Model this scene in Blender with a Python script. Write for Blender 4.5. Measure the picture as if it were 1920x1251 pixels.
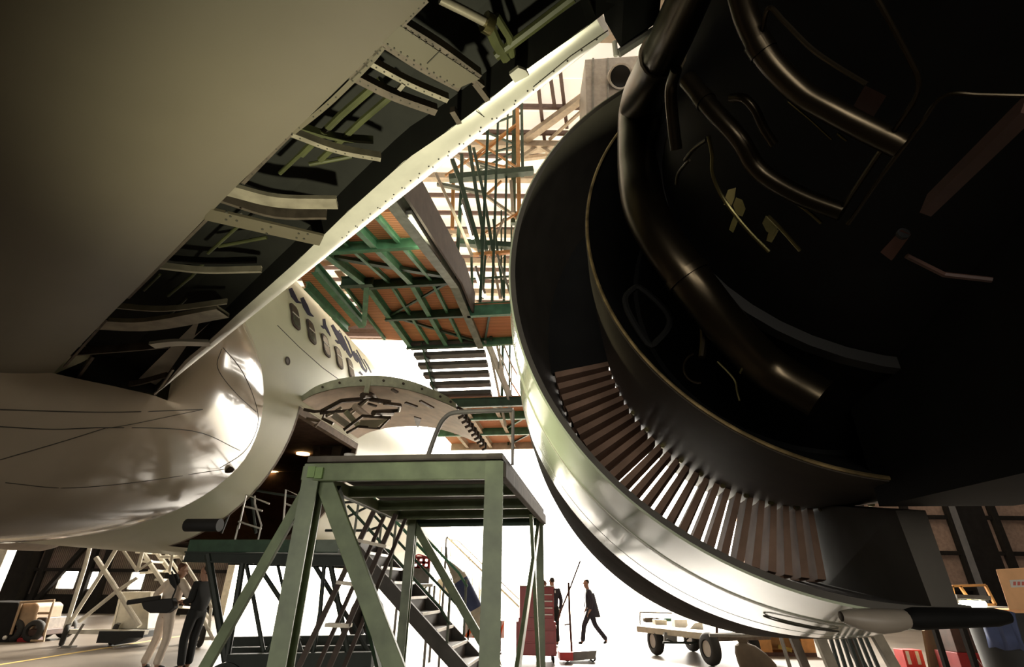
import bpy, math, random
from mathutils import Vector, Matrix
random.seed(7)
for o in list(bpy.data.objects):
    bpy.data.objects.remove(o, do_unlink=True)
SC = bpy.context.scene
COL = SC.collection
V = Vector
PI = math.pi

# ------------------------------------------------------------------ camera
W, H, FPX = 1920, 1251, 956.0
PITCH, ROLL = math.radians(26.4), math.radians(0.7)
EYE = V((0, 0, 1.45))
FWD = V((0, math.cos(PITCH), math.sin(PITCH)))
_r0 = V((1, 0, 0)); _u0 = _r0.cross(FWD)
RGT = _r0*math.cos(ROLL) + _u0*math.sin(ROLL)
UPV = _u0*math.cos(ROLL) - _r0*math.sin(ROLL)
cam = bpy.data.cameras.new('camera'); cam.sensor_width = 36; cam.lens = 36*FPX/W
cam.clip_start = 0.02; cam.clip_end = 800
camo = bpy.data.objects.new('camera', cam); COL.objects.link(camo)
m = Matrix.Identity(4)
for i in range(3):
    m[i][0], m[i][1], m[i][2], m[i][3] = RGT[i], UPV[i], -FWD[i], EYE[i]
camo.matrix_world = m
SC.camera = camo

# ------------------------------------------------------------------ sky and exposure
SC.view_settings.view_transform = 'Standard'
SC.view_settings.look = 'None'
SC.view_settings.gamma = 1
SC.view_settings.use_curve_mapping = False
SC.view_settings.exposure = 0.9
wd = bpy.data.worlds.new('overcast sky'); SC.world = wd; wd.use_nodes = True
wn = wd.node_tree.nodes; wl = wd.node_tree.links
bg = wn['Background']
tc = wn.new('ShaderNodeTexCoord'); nz = wn.new('ShaderNodeTexNoise'); nz.inputs['Scale'].default_value = 2.2
rp = wn.new('ShaderNodeValToRGB')
rp.color_ramp.elements[0].color = (1.0, 0.95, 0.86, 1); rp.color_ramp.elements[1].color = (1.0, 0.90, 0.76, 1)
wl.new(tc.outputs['Generated'], nz.inputs['Vector']); wl.new(nz.outputs['Fac'], rp.inputs['Fac'])
wl.new(rp.outputs['Color'], bg.inputs['Color'])
bg.inputs['Strength'].default_value = 8.0
SC.cycles.max_bounces = 7
SC.cycles.diffuse_bounces = 4
SC.cycles.glossy_bounces = 4
SC.cycles.sample_clamp_indirect = 6.0
SC.cycles.caustics_reflective = False
SC.cycles.caustics_refractive = False
sl = bpy.data.lights.new('hazy sun', 'SUN'); sl.energy = 7.0; sl.angle = math.radians(14); sl.color = (1, .93, .80)
slo = bpy.data.objects.new('hazy_sun', sl); COL.objects.link(slo)
slo.rotation_euler = V((-.10, -math.cos(math.radians(33)), -math.sin(math.radians(33)))).to_track_quat('-Z', 'Y').to_euler()
def onp_pre(x, y, z):
    d = FWD*FPX + RGT*(x-W/2) + UPV*(H/2-y); return EYE + d*((z-EYE.z)/d.z)
# added unseen lamp on the floor under the wing, giving its skin the falloff
wl_ = bpy.data.lights.new('added lamp light', 'SPOT'); wl_.energy = 300; wl_.color = (1, .97, .66); wl_.spot_size = math.radians(72); wl_.spot_blend = 1.0; wl_.shadow_soft_size = .12
wlo = bpy.data.objects.new('added_lamp_light', wl_); COL.objects.link(wlo)
LAMP = V((-.40, 1.95, .42)); LDIR = (V((-.72, 2.65, 3.8))-LAMP).normalized()
wlo.location = LAMP+LDIR*.08; wlo.rotation_euler = LDIR.to_track_quat('-Z', 'Y').to_euler()
# the hall's big door as a light portal, so that the daylight through it is sampled well
pl = bpy.data.lights.new('door daylight', 'AREA'); pl.shape = 'RECTANGLE'; pl.size = 27; pl.size_y = 16
pl.cycles.is_portal = True
plo = bpy.data.objects.new('door_daylight', pl); COL.objects.link(plo)
pl2 = bpy.data.lights.new('rear fill daylight', 'AREA'); pl2.shape = 'RECTANGLE'; pl2.size = 20; pl2.size_y = 3.4  # added unseen rear wall opening that lights the camera-facing sides
pl2.cycles.is_portal = True
plo2 = bpy.data.objects.new('rear_fill_daylight', pl2); COL.objects.link(plo2)
plo2.location = (-5, -26.3, 2.3); plo2.rotation_euler = (PI/2, 0, 0)
plo.location = (-0.5, 29.9, 8); plo.rotation_euler = (-PI/2, 0, 0)

# ------------------------------------------------------------------ rays and frames
def ray(x, y):
    return FWD*FPX + RGT*(x-W/2) + UPV*(H/2-y)
def onp(x, y, n, c):                      # where the sight line meets the plane n.p = c
    d = ray(x, y); return EYE + d*((c-n.dot(EYE))/n.dot(d))
HD = math.radians(7.5)
A = V((math.sin(HD), math.cos(HD), 0))    # the airliner's forward axis
R_ = V((math.cos(HD), -math.sin(HD), 0))  # its starboard axis
Z = V((0, 0, 1)); Y = V((0, 1, 0)); X = V((1, 0, 0))
def P(a, r, z): return A*a + R_*r + Z*z
def onA(x, y, a): return onp(x, y, A, a)
def onR(x, y, r): return onp(x, y, R_, r)
def onZ(x, y, z): return onp(x, y, Z, z)
def onY(x, y, d): return onp(x, y, Y, d)

# ------------------------------------------------------------------ materials
MATS = {}
def mat(name, col, rough=0.6, metal=0.0, var=0.15, scale=6.0, bump=0.0, emit=None, coat=0.0, stretch=None, spec=0.5):
    if name in MATS: return MATS[name]
    mt = bpy.data.materials.new(name); mt.use_nodes = True
    n = mt.node_tree.nodes; l = mt.node_tree.links
    b = n['Principled BSDF']
    b.inputs['Roughness'].default_value = rough; b.inputs['Metallic'].default_value = metal
    b.inputs['Specular IOR Level'].default_value = spec
    b.inputs['Coat Weight'].default_value = coat; b.inputs['Coat Roughness'].default_value = 0.08
    if emit:
        b.inputs['Base Color'].default_value = (*col, 1)
        b.inputs['Emission Color'].default_value = (*col, 1); b.inputs['Emission Strength'].default_value = emit
    else:
        t = n.new('ShaderNodeTexCoord'); mp = n.new('ShaderNodeMapping')
        if stretch: mp.inputs['Scale'].default_value = stretch
        nt = n.new('ShaderNodeTexNoise'); nt.inputs['Scale'].default_value = scale; nt.inputs['Detail'].default_value = 5
        r = n.new('ShaderNodeValToRGB')
        r.color_ramp.elements[0].position = 0.3; r.color_ramp.elements[1].position = 0.7
        r.color_ramp.elements[0].color = (*[c*(1-var) for c in col], 1)
        r.color_ramp.elements[1].color = (*[min(1, c*(1+var)) for c in col], 1)
        l.new(t.outputs['Object'], mp.inputs['Vector']); l.new(mp.outputs['Vector'], nt.inputs['Vector'])
        l.new(nt.outputs['Fac'], r.inputs['Fac']); l.new(r.outputs['Color'], b.inputs['Base Color'])
        if bump:
            bp = n.new('ShaderNodeBump'); bp.inputs['Strength'].default_value = bump; bp.inputs['Distance'].default_value = 0.02
            l.new(nt.outputs['Fac'], bp.inputs['Height']); l.new(bp.outputs['Normal'], b.inputs['Normal'])
    MATS[name] = mt
    return mt

def stripes(name, col, col2, scale, rough=0.7, axis='X', bump=0.5, wave='BANDS'):
    mt = bpy.data.materials.new(name); mt.use_nodes = True
    n = mt.node_tree.nodes; l = mt.node_tree.links; b = n['Principled BSDF']
    b.inputs['Roughness'].default_value = rough
    t = n.new('ShaderNodeTexCoord'); w = n.new('ShaderNodeTexWave'); w.bands_direction = axis
    w.inputs['Scale'].default_value = scale; w.inputs['Distortion'].default_value = 0.6; w.inputs['Detail Scale'].default_value = 0.4
    nt = n.new('ShaderNodeTexNoise'); nt.inputs['Scale'].default_value = 1.3; nt.inputs['Detail'].default_value = 6
    r = n.new('ShaderNodeValToRGB')
    r.color_ramp.elements[0].color = (*col2, 1); r.color_ramp.elements[1].color = (*col, 1)
    mx = n.new('ShaderNodeMix'); mx.data_type = 'RGBA'; mx.blend_type = 'MULTIPLY'; mx.inputs['Factor'].default_value = 0.3
    l.new(t.outputs['Object'], w.inputs['Vector']); l.new(t.outputs['Object'], nt.inputs['Vector'])
    l.new(w.outputs['Fac'], r.inputs['Fac']); l.new(r.outputs['Color'], mx.inputs['A']); l.new(nt.outputs['Color'], mx.inputs['B'])
    l.new(mx.outputs['Result'], b.inputs['Base Color'])
    if bump:
        bp = n.new('ShaderNodeBump'); bp.inputs['Strength'].default_value = bump; bp.inputs['Distance'].default_value = 0.03
        l.new(w.outputs['Fac'], bp.inputs['Height']); l.new(bp.outputs['Normal'], b.inputs['Normal'])
    MATS[name] = mt
    return mt

PAINT   = mat('light tinted aircraft paint', (0.62, 0.63, 0.46), 0.42, var=0.04, scale=2, coat=0.08)  # white paint with the hall's greenish light cast put into its colour
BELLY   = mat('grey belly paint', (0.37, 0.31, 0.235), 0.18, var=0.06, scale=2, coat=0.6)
WINGP   = mat('matt wing skin', (0.125, 0.106, 0.073), 0.5, var=0.06, scale=1.5)
LEADM   = mat('worn leading edge', (0.72, 0.69, 0.62), 0.30, var=0.10, scale=5, stretch=(1, 1, 4), metal=0.25)
RIBM    = mat('pale rib metal', (0.34, 0.30, 0.235), 0.35, var=0.25, scale=9, metal=0.3)
RIBD    = mat('dull brown rib', (0.12, 0.095, 0.075), 0.5, var=0.35, scale=9, metal=0.3)
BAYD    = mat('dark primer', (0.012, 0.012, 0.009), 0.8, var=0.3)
BAYG    = mat('olive primer rod', (0.07, 0.075, 0.03), 0.45, var=0.3)
SEAM    = mat('dark seam', (0.05, 0.045, 0.035), 0.8)
NAVY    = mat('navy lettering', (0.012, 0.012, 0.045), 0.7, spec=0.1)
WINF    = mat('cabin window surround', (0.07, 0.05, 0.04), 0.7, spec=0.15)
WING_   = mat('cabin window glass', (0.09, 0.085, 0.07), 0.15, spec=0.5)
BLIND   = mat('window blind edge', (0.6, 0.58, 0.5), 0.5)
HOLDM   = mat('cargo hold lining', (0.10, 0.062, 0.045), 0.8, var=0.3)
HOLDF   = mat('hold frame brown', (0.22, 0.17, 0.13), 0.7, var=0.3)
DOORIN  = mat('door inner skin', (0.75, 0.64, 0.56), 0.5, var=0.18, scale=4)
DOORE   = mat('door edge primer', (0.55, 0.58, 0.43), 0.5, var=0.2, scale=8)
GRIME   = mat('greasy mechanism', (0.09, 0.07, 0.055), 0.45, var=0.4, scale=12, metal=0.4)
NACP    = mat('light tinted nacelle paint', (0.48, 0.53, 0.39), 0.18, var=0.05, scale=2.5, coat=0.7)  # same greenish light cast put into the nacelle's white
LIPM    = mat('dark inlet lip', (0.075, 0.062, 0.052), 0.9, var=0.2, spec=0.05)  # dark colour stands in for the floor mirrored in a bare metal lip
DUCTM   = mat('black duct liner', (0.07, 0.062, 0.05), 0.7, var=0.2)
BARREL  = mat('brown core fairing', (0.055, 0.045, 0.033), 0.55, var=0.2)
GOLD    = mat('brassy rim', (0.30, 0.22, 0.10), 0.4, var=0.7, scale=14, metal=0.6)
COREM   = mat('shade dark core casing', (0.005, 0.005, 0.0045), 0.75, spec=0.2, var=0.4)  # near black colour stands in for the unlit engine core
PIPEM   = mat('heat stained pipe', (0.05, 0.039, 0.024), 0.28, metal=0.9, var=0.35, scale=4)
PIPEB   = mat('brass fitting', (0.24, 0.21, 0.09), 0.25, metal=0.9, var=0.3)
PIPER   = mat('rust brown beam', (0.075, 0.035, 0.024), 0.6, var=0.3)
TAGM    = mat('faded pink tag', (0.16, 0.075, 0.06), 0.7)
VANEM   = mat('brown vane', (0.22, 0.14, 0.10), 0.85, var=0.25, spec=0.1)
TYRE    = mat('tyre rubber', (0.02, 0.018, 0.016), 0.85)
HUBM    = mat('wheel hub', (0.30, 0.24, 0.19), 0.5)
GREEN   = mat('green steel', (0.17, 0.215, 0.12), 0.42, var=0.25, scale=7)
GREEND  = mat('dark green steel', (0.035, 0.075, 0.045), 0.5, var=0.3)
GREENB  = mat('dock green beam', (0.09, 0.24, 0.14), 0.5, var=0.3)
GREYB   = mat('grey dock beam', (0.20, 0.22, 0.18), 0.6, var=0.3)
PLATE   = mat('brown side plate', (0.085, 0.06, 0.05), 0.7, var=0.2)
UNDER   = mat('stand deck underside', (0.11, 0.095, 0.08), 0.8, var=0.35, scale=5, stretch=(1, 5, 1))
BLACKG  = mat('black green tube', (0.02, 0.028, 0.022), 0.6)
STEP    = mat('dark stair steel', (0.075, 0.065, 0.058), 0.6, var=0.2)
ALU     = mat('bare tread edge', (0.6, 0.57, 0.52), 0.4, metal=0.3)
ORANGE  = mat('orange scaffold tube', (0.62, 0.30, 0.10), 0.5)
WHITE   = mat('white stand tube', (0.60, 0.56, 0.48), 0.5)
CREAMB  = mat('cream box panel', (0.55, 0.50, 0.40), 0.6)
BLACK   = mat('black rubber', (0.012, 0.012, 0.012), 0.7)
RED     = mat('red tool chest', (0.30, 0.018, 0.02), 0.35, var=0.12)
REDB    = mat('red bright', (0.55, 0.03, 0.03), 0.5)
CARD    = mat('brown cardboard', (0.85, 0.48, 0.24), 0.8, var=0.1)
PLY     = mat('orange plywood', (0.60, 0.30, 0.10), 0.7, var=0.2)
TAN     = mat('tan vinyl', (0.33, 0.22, 0.13), 0.6)
TAPEW   = mat('white tape', (0.7, 0.66, 0.6), 0.6)
BLUE    = mat('blue cloth', (0.05, 0.07, 0.16), 0.7)
GREYM   = mat('grey steel', (0.22, 0.21, 0.19), 0.5, var=0.2)
DUCTG   = mat('galvanised duct', (0.33, 0.30, 0.27), 0.45, metal=0.4, var=0.15)
BEAMC   = mat('cream roof beam', (0.55, 0.46, 0.36), 0.7)
PURL    = mat('brown purlin', (0.14, 0.09, 0.08), 0.7)
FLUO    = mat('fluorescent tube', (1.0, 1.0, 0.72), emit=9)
LAMPO   = mat('hold lamp glow', (1.0, 0.55, 0.20), emit=6)
SKYL    = mat('glowing roof sheet', (1.0, 0.90, 0.74), emit=0.42)  # emission stands in for daylight coming through the roof sheets
SKIN    = mat('skin', (0.42, 0.24, 0.17), 0.6)
HAIRB   = mat('dark hair', (0.03, 0.02, 0.015), 0.7)
HAIRR   = mat('reddish brown hair', (0.12, 0.05, 0.03), 0.7)
OVERW   = mat('cream overalls', (0.72, 0.61, 0.50), 0.85, var=0.12)
CLOTHD  = mat('black clothing', (0.014, 0.015, 0.015), 0.9)
COATN   = mat('dark navy coat', (0.035, 0.035, 0.05), 0.9)
SHIRTB  = mat('pale blue shirt', (0.35, 0.36, 0.48), 0.8)
SHOE    = mat('dark shoe', (0.02, 0.018, 0.015), 0.6)
FLOORM  = mat('worn concrete floor', (0.14, 0.115, 0.092), 0.40, var=0.22, scale=0.9)
APRON   = mat('pale apron concrete', (0.45, 0.42, 0.36), 0.8, var=0.1, scale=0.3)
GRASS   = mat('pale dry grass', (0.42, 0.40, 0.22), 0.9, scale=0.5)
YLINE   = mat('yellow floor line', (0.60, 0.42, 0.12), 0.6)
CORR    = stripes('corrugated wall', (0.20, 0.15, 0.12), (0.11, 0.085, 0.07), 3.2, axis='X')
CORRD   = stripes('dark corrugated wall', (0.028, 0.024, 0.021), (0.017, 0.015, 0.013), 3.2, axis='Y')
WOOD    = stripes('dock floor boards', (0.85, 0.37, 0.18), (0.55, 0.21, 0.10), 4.2, axis='Y', bump=0.3)
WALLP   = mat('dim wall panel', (0.30, 0.21, 0.17), 0.8, var=0.2)
DARKC   = mat('dark steel column', (0.02, 0.018, 0.017), 0.9, spec=0.05)

# ------------------------------------------------------------------ mesh helpers
class MB:
    def __init__(s): s.v = []; s.f = []
    def add(s, vs, fs):
        k = len(s.v); s.v += [V(p) for p in vs]; s.f += [tuple(i+k for i in f) for f in fs]; return s
    def box8(s, c):        # c: 8 corners, bottom ring then top ring
        return s.add(c, [(3,2,1,0),(4,5,6,7),(0,1,5,4),(1,2,6,5),(2,3,7,6),(3,0,4,7)])
    def bar(s, p, q, w, h=None, up=Z):
        p, q = V(p), V(q); h = h or w; d = (q-p).normalized()
        sd = d.cross(up)
        if sd.length < 1e-4: sd = d.cross(X)
        sd.normalize(); u = sd.cross(d).normalized()
        c = []
        for e in (p, q):
            c += [e-sd*w/2-u*h/2, e+sd*w/2-u*h/2, e+sd*w/2+u*h/2, e-sd*w/2+u*h/2]
        return s.box8(c)
    def angle(s, p, q, w, t=0.012, up=Z):      # an L-section steel
        p, q = V(p), V(q); d = (q-p).normalized(); sd = d.cross(up)
        if sd.length < 1e-4: sd = d.cross(X)
        sd.normalize(); u = sd.cross(d).normalized()
        s.bar(p-u*w/2, q-u*w/2, w, t, up); s.bar(p-sd*w/2, q-sd*w/2, t, w, up); return s
    def ibeam(s, p, q, w, h, t=0.02, up=Z):
        p, q = V(p), V(q); d = (q-p).normalized(); sd = d.cross(up)
        if sd.length < 1e-4: sd = d.cross(X)
        sd.normalize(); u = sd.cross(d).normalized()
        s.bar(p, q, t, h, up); s.bar(p+u*h/2, q+u*h/2, w, t, up); s.bar(p-u*h/2, q-u*h/2, w, t, up); return s
    def box(s, c, sx, sy, sz, ex=None, ey=None, ez=None):
        c = V(c); ex = (ex or X)*sx/2; ey = (ey or Y)*sy/2; ez = (ez or Z)*sz/2
        return s.box8([c-ex-ey-ez, c+ex-ey-ez, c+ex+ey-ez, c-ex+ey-ez, c-ex-ey+ez, c+ex-ey+ez, c+ex+ey+ez, c-ex+ey+ez])
    def tube(s, pts, r, n=10, smooth=0, cap=True):
        pts = [V(p) for p in pts]
        if smooth: pts = spline(pts, smooth)
        rs = r if isinstance(r, (list, tuple)) else [r]*len(pts)
        if len(rs) != len(pts):
            rs = [rs[0]+(rs[-1]-rs[0])*i/(len(pts)-1) for i in range(len(pts))]
        k0 = len(s.v); prev = None
        for i, p in enumerate(pts):
            d = (pts[min(i+1, len(pts)-1)]-pts[max(i-1, 0)]).normalized()
            if prev is None:
                x = d.cross(Z)
                if x.length < 1e-3: x = d.cross(X)
            else:
                x = prev - d*prev.dot(d)
            x.normalize(); prev = x; y = d.cross(x)
            for j in range(n):
                a = 2*PI*j/n; s.v.append(p+(x*math.cos(a)+y*math.sin(a))*rs[i])
        for i in range(len(pts)-1):
            for j in range(n):
                a, b = k0+i*n+j, k0+i*n+(j+1) % n
                s.f.append((a, b, b+n, a+n))
        if cap:
            s.f.append(tuple(k0+j for j in reversed(range(n))))
            s.f.append(tuple(k0+(len(pts)-1)*n+j for j in range(n)))
        return s
    def grid(s, rows, closed=False):
        k = len(s.v); n = len(rows[0])
        for r in rows: s.v += [V(p) for p in r]
        for i in range(len(rows)-1):
            for j in range(n-1 if not closed else n):
                a, b = k+i*n+j, k+i*n+(j+1) % n
                s.f.append((a, b, b+n, a+n))
        return s
    def prism(s, poly, vec):
        poly = [V(p) for p in poly]; n = len(poly); vec = V(vec); k = len(s.v)
        s.v += poly+[p+vec for p in poly]
        s.f.append(tuple(k+i for i in reversed(range(n)))); s.f.append(tuple(k+n+i for i in range(n)))
        for i in range(n):
            j = (i+1) % n; s.f.append((k+i, k+j, k+n+j, k+n+i))
        return s
    def disc(s, c, ax, r, t, n=24, r2=0.0):        # a ring or disc of thickness t along ax
        c, ax = V(c), V(ax).normalized(); x = ax.cross(Z)
        if x.length < 1e-3: x = ax.cross(X)
        x.normalize(); y = ax.cross(x)
        prof = [(-t/2, max(r2, 1e-4)), (-t/2, r), (t/2, r), (t/2, max(r2, 1e-4))]
        rows = [[c+ax*a+(x*math.cos(2*PI*j/n)+y*math.sin(2*PI*j/n))*q for j in range(n)] for a, q in prof]
        if r2 > 0: rows.append(rows[0])
        return s.grid(rows, closed=True)
    def wheel(s, c, ax, r, w, n=24):               # a tyre
        c, ax = V(c), V(ax).normalized(); x = ax.cross(Z)
        if x.length < 1e-3: x = ax.cross(X)
        x.normalize(); y = ax.cross(x)
        prof = [(-w/2, r*.55), (-w/2, r*.82), (-w*.36, r*.95), (-w*.15, r), (w*.15, r), (w*.36, r*.95), (w/2, r*.82), (w/2, r*.55), (-w/2, r*.55)]
        return s.grid([[c+ax*a+(x*math.cos(2*PI*j/n)+y*math.sin(2*PI*j/n))*q for j in range(n)] for a, q in prof], closed=True)
    def ball(s, c, rx, ry=None, rz=None, n=12):
        c = V(c); ry = ry or rx; rz = rz or rx
        rows = []
        for i in range(n+1):
            t = PI*i/n; q = max(math.sin(t), 1e-3)
            rows.append([c+V((rx*q*math.cos(2*PI*j/n), ry*q*math.sin(2*PI*j/n), rz*math.cos(t))) for j in range(n)])
        return s.grid(rows, closed=True)
    def build(s, name, mt, parent=None, smooth=False, label=None, stuff=False, bevel=0):
        org = V((0, 0, 0))
        if parent is not None: org = ORG[parent.name]
        me = bpy.data.meshes.new(name)
        me.from_pydata([tuple(p-org) for p in s.v], [], s.f); me.update()
        me.materials.append(MATS[mt] if isinstance(mt, str) else mt)
        if smooth:
            me.polygons.foreach_set('use_smooth', [True]*len(me.polygons))
            try: me.set_sharp_from_angle(angle=math.radians(38))
            except Exception: pass
        o = bpy.data.objects.new(name, me); COL.objects.link(o)
        if parent is not None: o.parent = parent
        ORG[o.name] = org
        if label: o['label'] = label
        if stuff: o['kind'] = 'stuff'
        if bevel:
            b = o.modifiers.new('bevel', 'BEVEL'); b.width = bevel; b.segments = 2; b.limit_method = 'ANGLE'
        return o
ORG = {}
def spline(pts, n=6):
    pts = [V(p) for p in pts]; out = []
    q = [pts[0]*2-pts[1]]+pts+[pts[-1]*2-pts[-2]]
    for i in range(1, len(q)-2):
        a, b, c, d = q[i-1:i+3]
        for k in range(n):
            t = k/n
            out.append(0.5*((b*2)+(c-a)*t+(a*2-b*5+c*4-d)*t*t+(b*3-a-c*3+d)*t**3))
    out.append(pts[-1]); return out
def thing(name, label, cat, loc, group=None):
    o = bpy.data.objects.new(name, None); COL.objects.link(o); o.empty_display_size = 0.2
    o.location = V(loc); ORG[o.name] = V(loc)
    o['label'] = label; o['category'] = cat
    if group: o['group'] = group
    return o
def tag(o, label, cat, group=None):
    o['label'] = label; o['category'] = cat
    if group: o['group'] = group
    return o
def solo(mb, name, mt, label, cat, loc, group=None, smooth=False, bevel=0):     # a thing that is one mesh
    loc = V(loc); mb.v = [p-loc for p in mb.v]
    o = mb.build(name, mt, None, smooth, bevel=bevel); o.location = loc; ORG[o.name] = loc
    return tag(o, label, cat, group)
def struct(mb, name, mt, smooth=False, parent=None):
    o = mb.build(name, mt, parent, smooth); 
    if parent is None: o['kind'] = 'structure'
    return o
# ================================================================== THE SETTING
FY = 29.4                                   # the front wall with the big door
fl = MB(); fl.add([(-45, -26, 0), (40, -26, 0), (40, FY+.6, 0), (-45, FY+.6, 0)], [(0, 1, 2, 3)]); struct(fl, 'floor', FLOORM)
ap = MB(); ap.add([(-160, FY+.6, -.02), (160, FY+.6, -.02), (160, 150, -.02), (-160, 150, -.02)], [(0, 1, 2, 3)]); struct(ap, 'ground_apron', APRON)
gr = MB(); gr.add([(-400, 150, -.05), (400, 150, -.05), (400, 600, -.05), (-400, 600, -.05)], [(0, 1, 2, 3)]); struct(gr, 'ground_airfield', GRASS)
HZ = 18.0
# front wall: panels between the openings
def wx(px, py): return onY(px, py, FY)
xl0, xl1 = wx(84, 1000).x, wx(446, 1050).x
xr0 = wx(1418, 1180).x
DOORZ = wx(700, 636).z
def wallbox(x0, x1, z0, z1, y=FY, t=.18):
    return MB().box(((x0+x1)/2, y+t/2, (z0+z1)/2), x1-x0, t, z1-z0)
fw_ = MB()
wz0, wz1 = 1.05, 1.98
wins = []
for a, b in ((104, 141), (146, 179), (238, 268)):
    wins.append((wx(a, 1100).x, wx(b, 1100).x))
xs = xl0
for a, b in wins:
    fw_.box(((xs+a)/2, FY+.09, (wz0+wz1)/2), a-xs, .18, wz1-wz0); xs = b
fw_.box(((xs+xl1)/2, FY+.09, (wz0+wz1)/2), xl1-xs, .18, wz1-wz0)
fw_.box(((xl0+xl1)/2, FY+.09, (wz1+HZ)/2), xl1-xl0, .18, HZ-wz1)
fw_.box(((xl0+xl1)/2, FY+.09, wz0-.1), xl1-xl0, .18, .2)
struct(fw_, 'wall_front', CORR)
b = MB(); b.box(((xl0+xl1)/2, FY+.07, (wz0-.2)/2), xl1-xl0, .2, wz0-.2); struct(b, 'baseboard_front', DARKC)
for i, (a, b_) in enumerate(wins):
    mb = MB()
    for q in (a+.03, b_-.03): mb.bar((q, FY, wz0), (q, FY, wz1), .06)
    for q in (wz0+.03, wz1-.03): mb.bar((a, FY, q), (b_, FY, q), .06)
    struct(mb, 'window_%d' % (i+1), GREYM)
girt = MB()
for pz in (3.25, 1.98, 6.5, 10, 13.5): girt.bar((xl0, FY-.12, pz), (xl1, FY-.12, pz), .16)
for px in (95, 182, 210, 330):
    x = wx(px, 1040).x; girt.bar((x, FY-.15, 0), (x, FY-.15, HZ), .32 if px in (210,) else .22)
girt.bar((wx(75, 1125).x, FY-.2, wx(75, 1125).z), (wx(170, 1020).x, FY-.2, wx(170, 1020).z), .2)
struct(girt, 'trim_front_girts', DARKC)
mb = MB(); mb.box((xl0-.1, FY-.3, HZ/2), .9, .7, HZ); struct(mb, 'pillar_left', DARKC)
mb = MB(); mb.box((xl1, FY-.3, HZ/2), .35, .4, HZ); struct(mb, 'pillar_door', WHITE)
mb = MB(); mb.box((-45+(-45+60)/2-7.5-12, FY+.09, HZ/2), .1, .1, HZ)
x2 = wx(0, 1070).x-.1
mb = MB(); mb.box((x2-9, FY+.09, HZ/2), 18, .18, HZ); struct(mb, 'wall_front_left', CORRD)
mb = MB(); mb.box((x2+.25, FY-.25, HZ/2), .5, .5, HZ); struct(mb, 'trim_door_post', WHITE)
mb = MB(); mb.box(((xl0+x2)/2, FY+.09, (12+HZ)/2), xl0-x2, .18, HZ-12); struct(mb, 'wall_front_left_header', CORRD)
mb = MB()
for k in range(6):
    z0 = DOORZ+k*(HZ-DOORZ)/6; mb.box(((xl1+xr0)/2, FY+.1+.04*(k % 2), z0+(HZ-DOORZ)/12), xr0-xl1, .2, (HZ-DOORZ)/6*.92)
struct(mb, 'wall_front_header', WALLP)
mb = MB()
for k in range(4): mb.bar((xl1, FY-.3, DOORZ+.1+k*.62), (xr0, FY-.3, DOORZ+.1+k*.62), .22)
struct(mb, 'trim_door_rails', PURL)
# right of the door: dim wall with girts and a few low openings
mb = MB(); mb.box(((xr0+40)/2, FY+.09, (HZ+1.6)/2), 40-xr0, .18, HZ-1.6); struct(mb, 'wall_front_right', WALLP)
mb = MB(); mb.box(((xr0+40)/2, FY+.09, .8), 40-xr0, .18, 1.6); struct(mb, 'baseboard_front_right', DARKC)
mb = MB()
for z in (1.6, 3.3, 5.1, 7, 9, 12): mb.bar((xr0, FY-.12, z), (40, FY-.12, z), .2)
for x in (xr0+.2, 19.2, 21.6, 24.0, 26.4, 29, 32): mb.bar((x, FY-.2, 0), (x, FY-.2, HZ), .3)
struct(mb, 'trim_front_right', DARKC)
for nm, c, s in (('wall_left', (-45, 1.8, HZ/2), (.2, 56, HZ)), ('wall_right', (40, 1.8, HZ/2), (.2, 56, HZ)), ('wall_back', (-2.5, -26, (4+HZ)/2), (85, .2, HZ-4)), ('wall_back_left', (-30, -26, 2), (30, .2, 4)), ('wall_back_right', (22.5, -26, 2), (35, .2, 4)), ('baseboard_back', (-5, -26, .3), (20, .2, .6))):  # back wall is split round the added opening for frontal light
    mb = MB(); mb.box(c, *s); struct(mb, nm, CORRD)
# roof: pale sheets near the door, their daylight set as glow, solid sheets behind
RZ = HZ
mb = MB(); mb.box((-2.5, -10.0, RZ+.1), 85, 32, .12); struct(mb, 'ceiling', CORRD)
mb = MB()
y = 6.05
while y < FY:
    mb.box((-2.5, y+.38, RZ+.08+.03*(int(y*1.3) % 2)), 85, .8, .05); y += .72
struct(mb, 'ceiling_skylight', SKYL)
mb = MB()
for k in range(13):
    yy = 13.6+k*1.25; mb.bar((-45, yy, RZ-.1), (40, yy, RZ-.1), .11, .2)
struct(mb, 'beam_purlins', PURL)
for i, yy in enumerate((9.4, 15.2, 21.0, 26.8)):
    t = MB()
    t.bar((-45, yy, RZ-.45), (40, yy, RZ-.45), .3); t.bar((-45, yy, RZ-2.2), (40, yy, RZ-2.2), .26)
    x = -45
    while x < 39:
        t.bar((x, yy, RZ-2.2), (x+2, yy, RZ-.45), .13); t.bar((x+4, yy, RZ-2.2), (x+2, yy, RZ-.45), .13); x += 4
    struct(t, 'beam_truss_%d' % (i+1), BEAMC)
mb = MB()
for pts, w in (([(985, 262), (1100, 178)], .26), ([(978, 284), (1042, 276)], .22), ([(1030, 262), (1100, 200)], .10), ([(960, 300), (1030, 292)], .16)):
    mb.bar(onZ(*pts[0], RZ-.35), onZ(*pts[1], RZ-.35), w)
struct(mb, 'beam_diagonals', BEAMC)
mb = MB()
for pts in ([(1008, 150), (1022, 272)], [(1050, 130), (1063, 240)], [(1030, 130), (1040, 200)]): mb.bar(onZ(*pts[0], RZ-.15), onZ(*pts[1], RZ-.15), .13)
struct(mb, 'beam_rafters', PURL)
# painted line on the floor
mb = MB(); p, q = onZ(-60, 1256, .004), onZ(420, 1180, .004); d = (q-p).normalized().cross(Z)*.06
mb.add([p-d, p+d, q+d, q-d], [(0, 1, 2, 3)]); struct(mb, 'floor_marking', YLINE)

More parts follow.
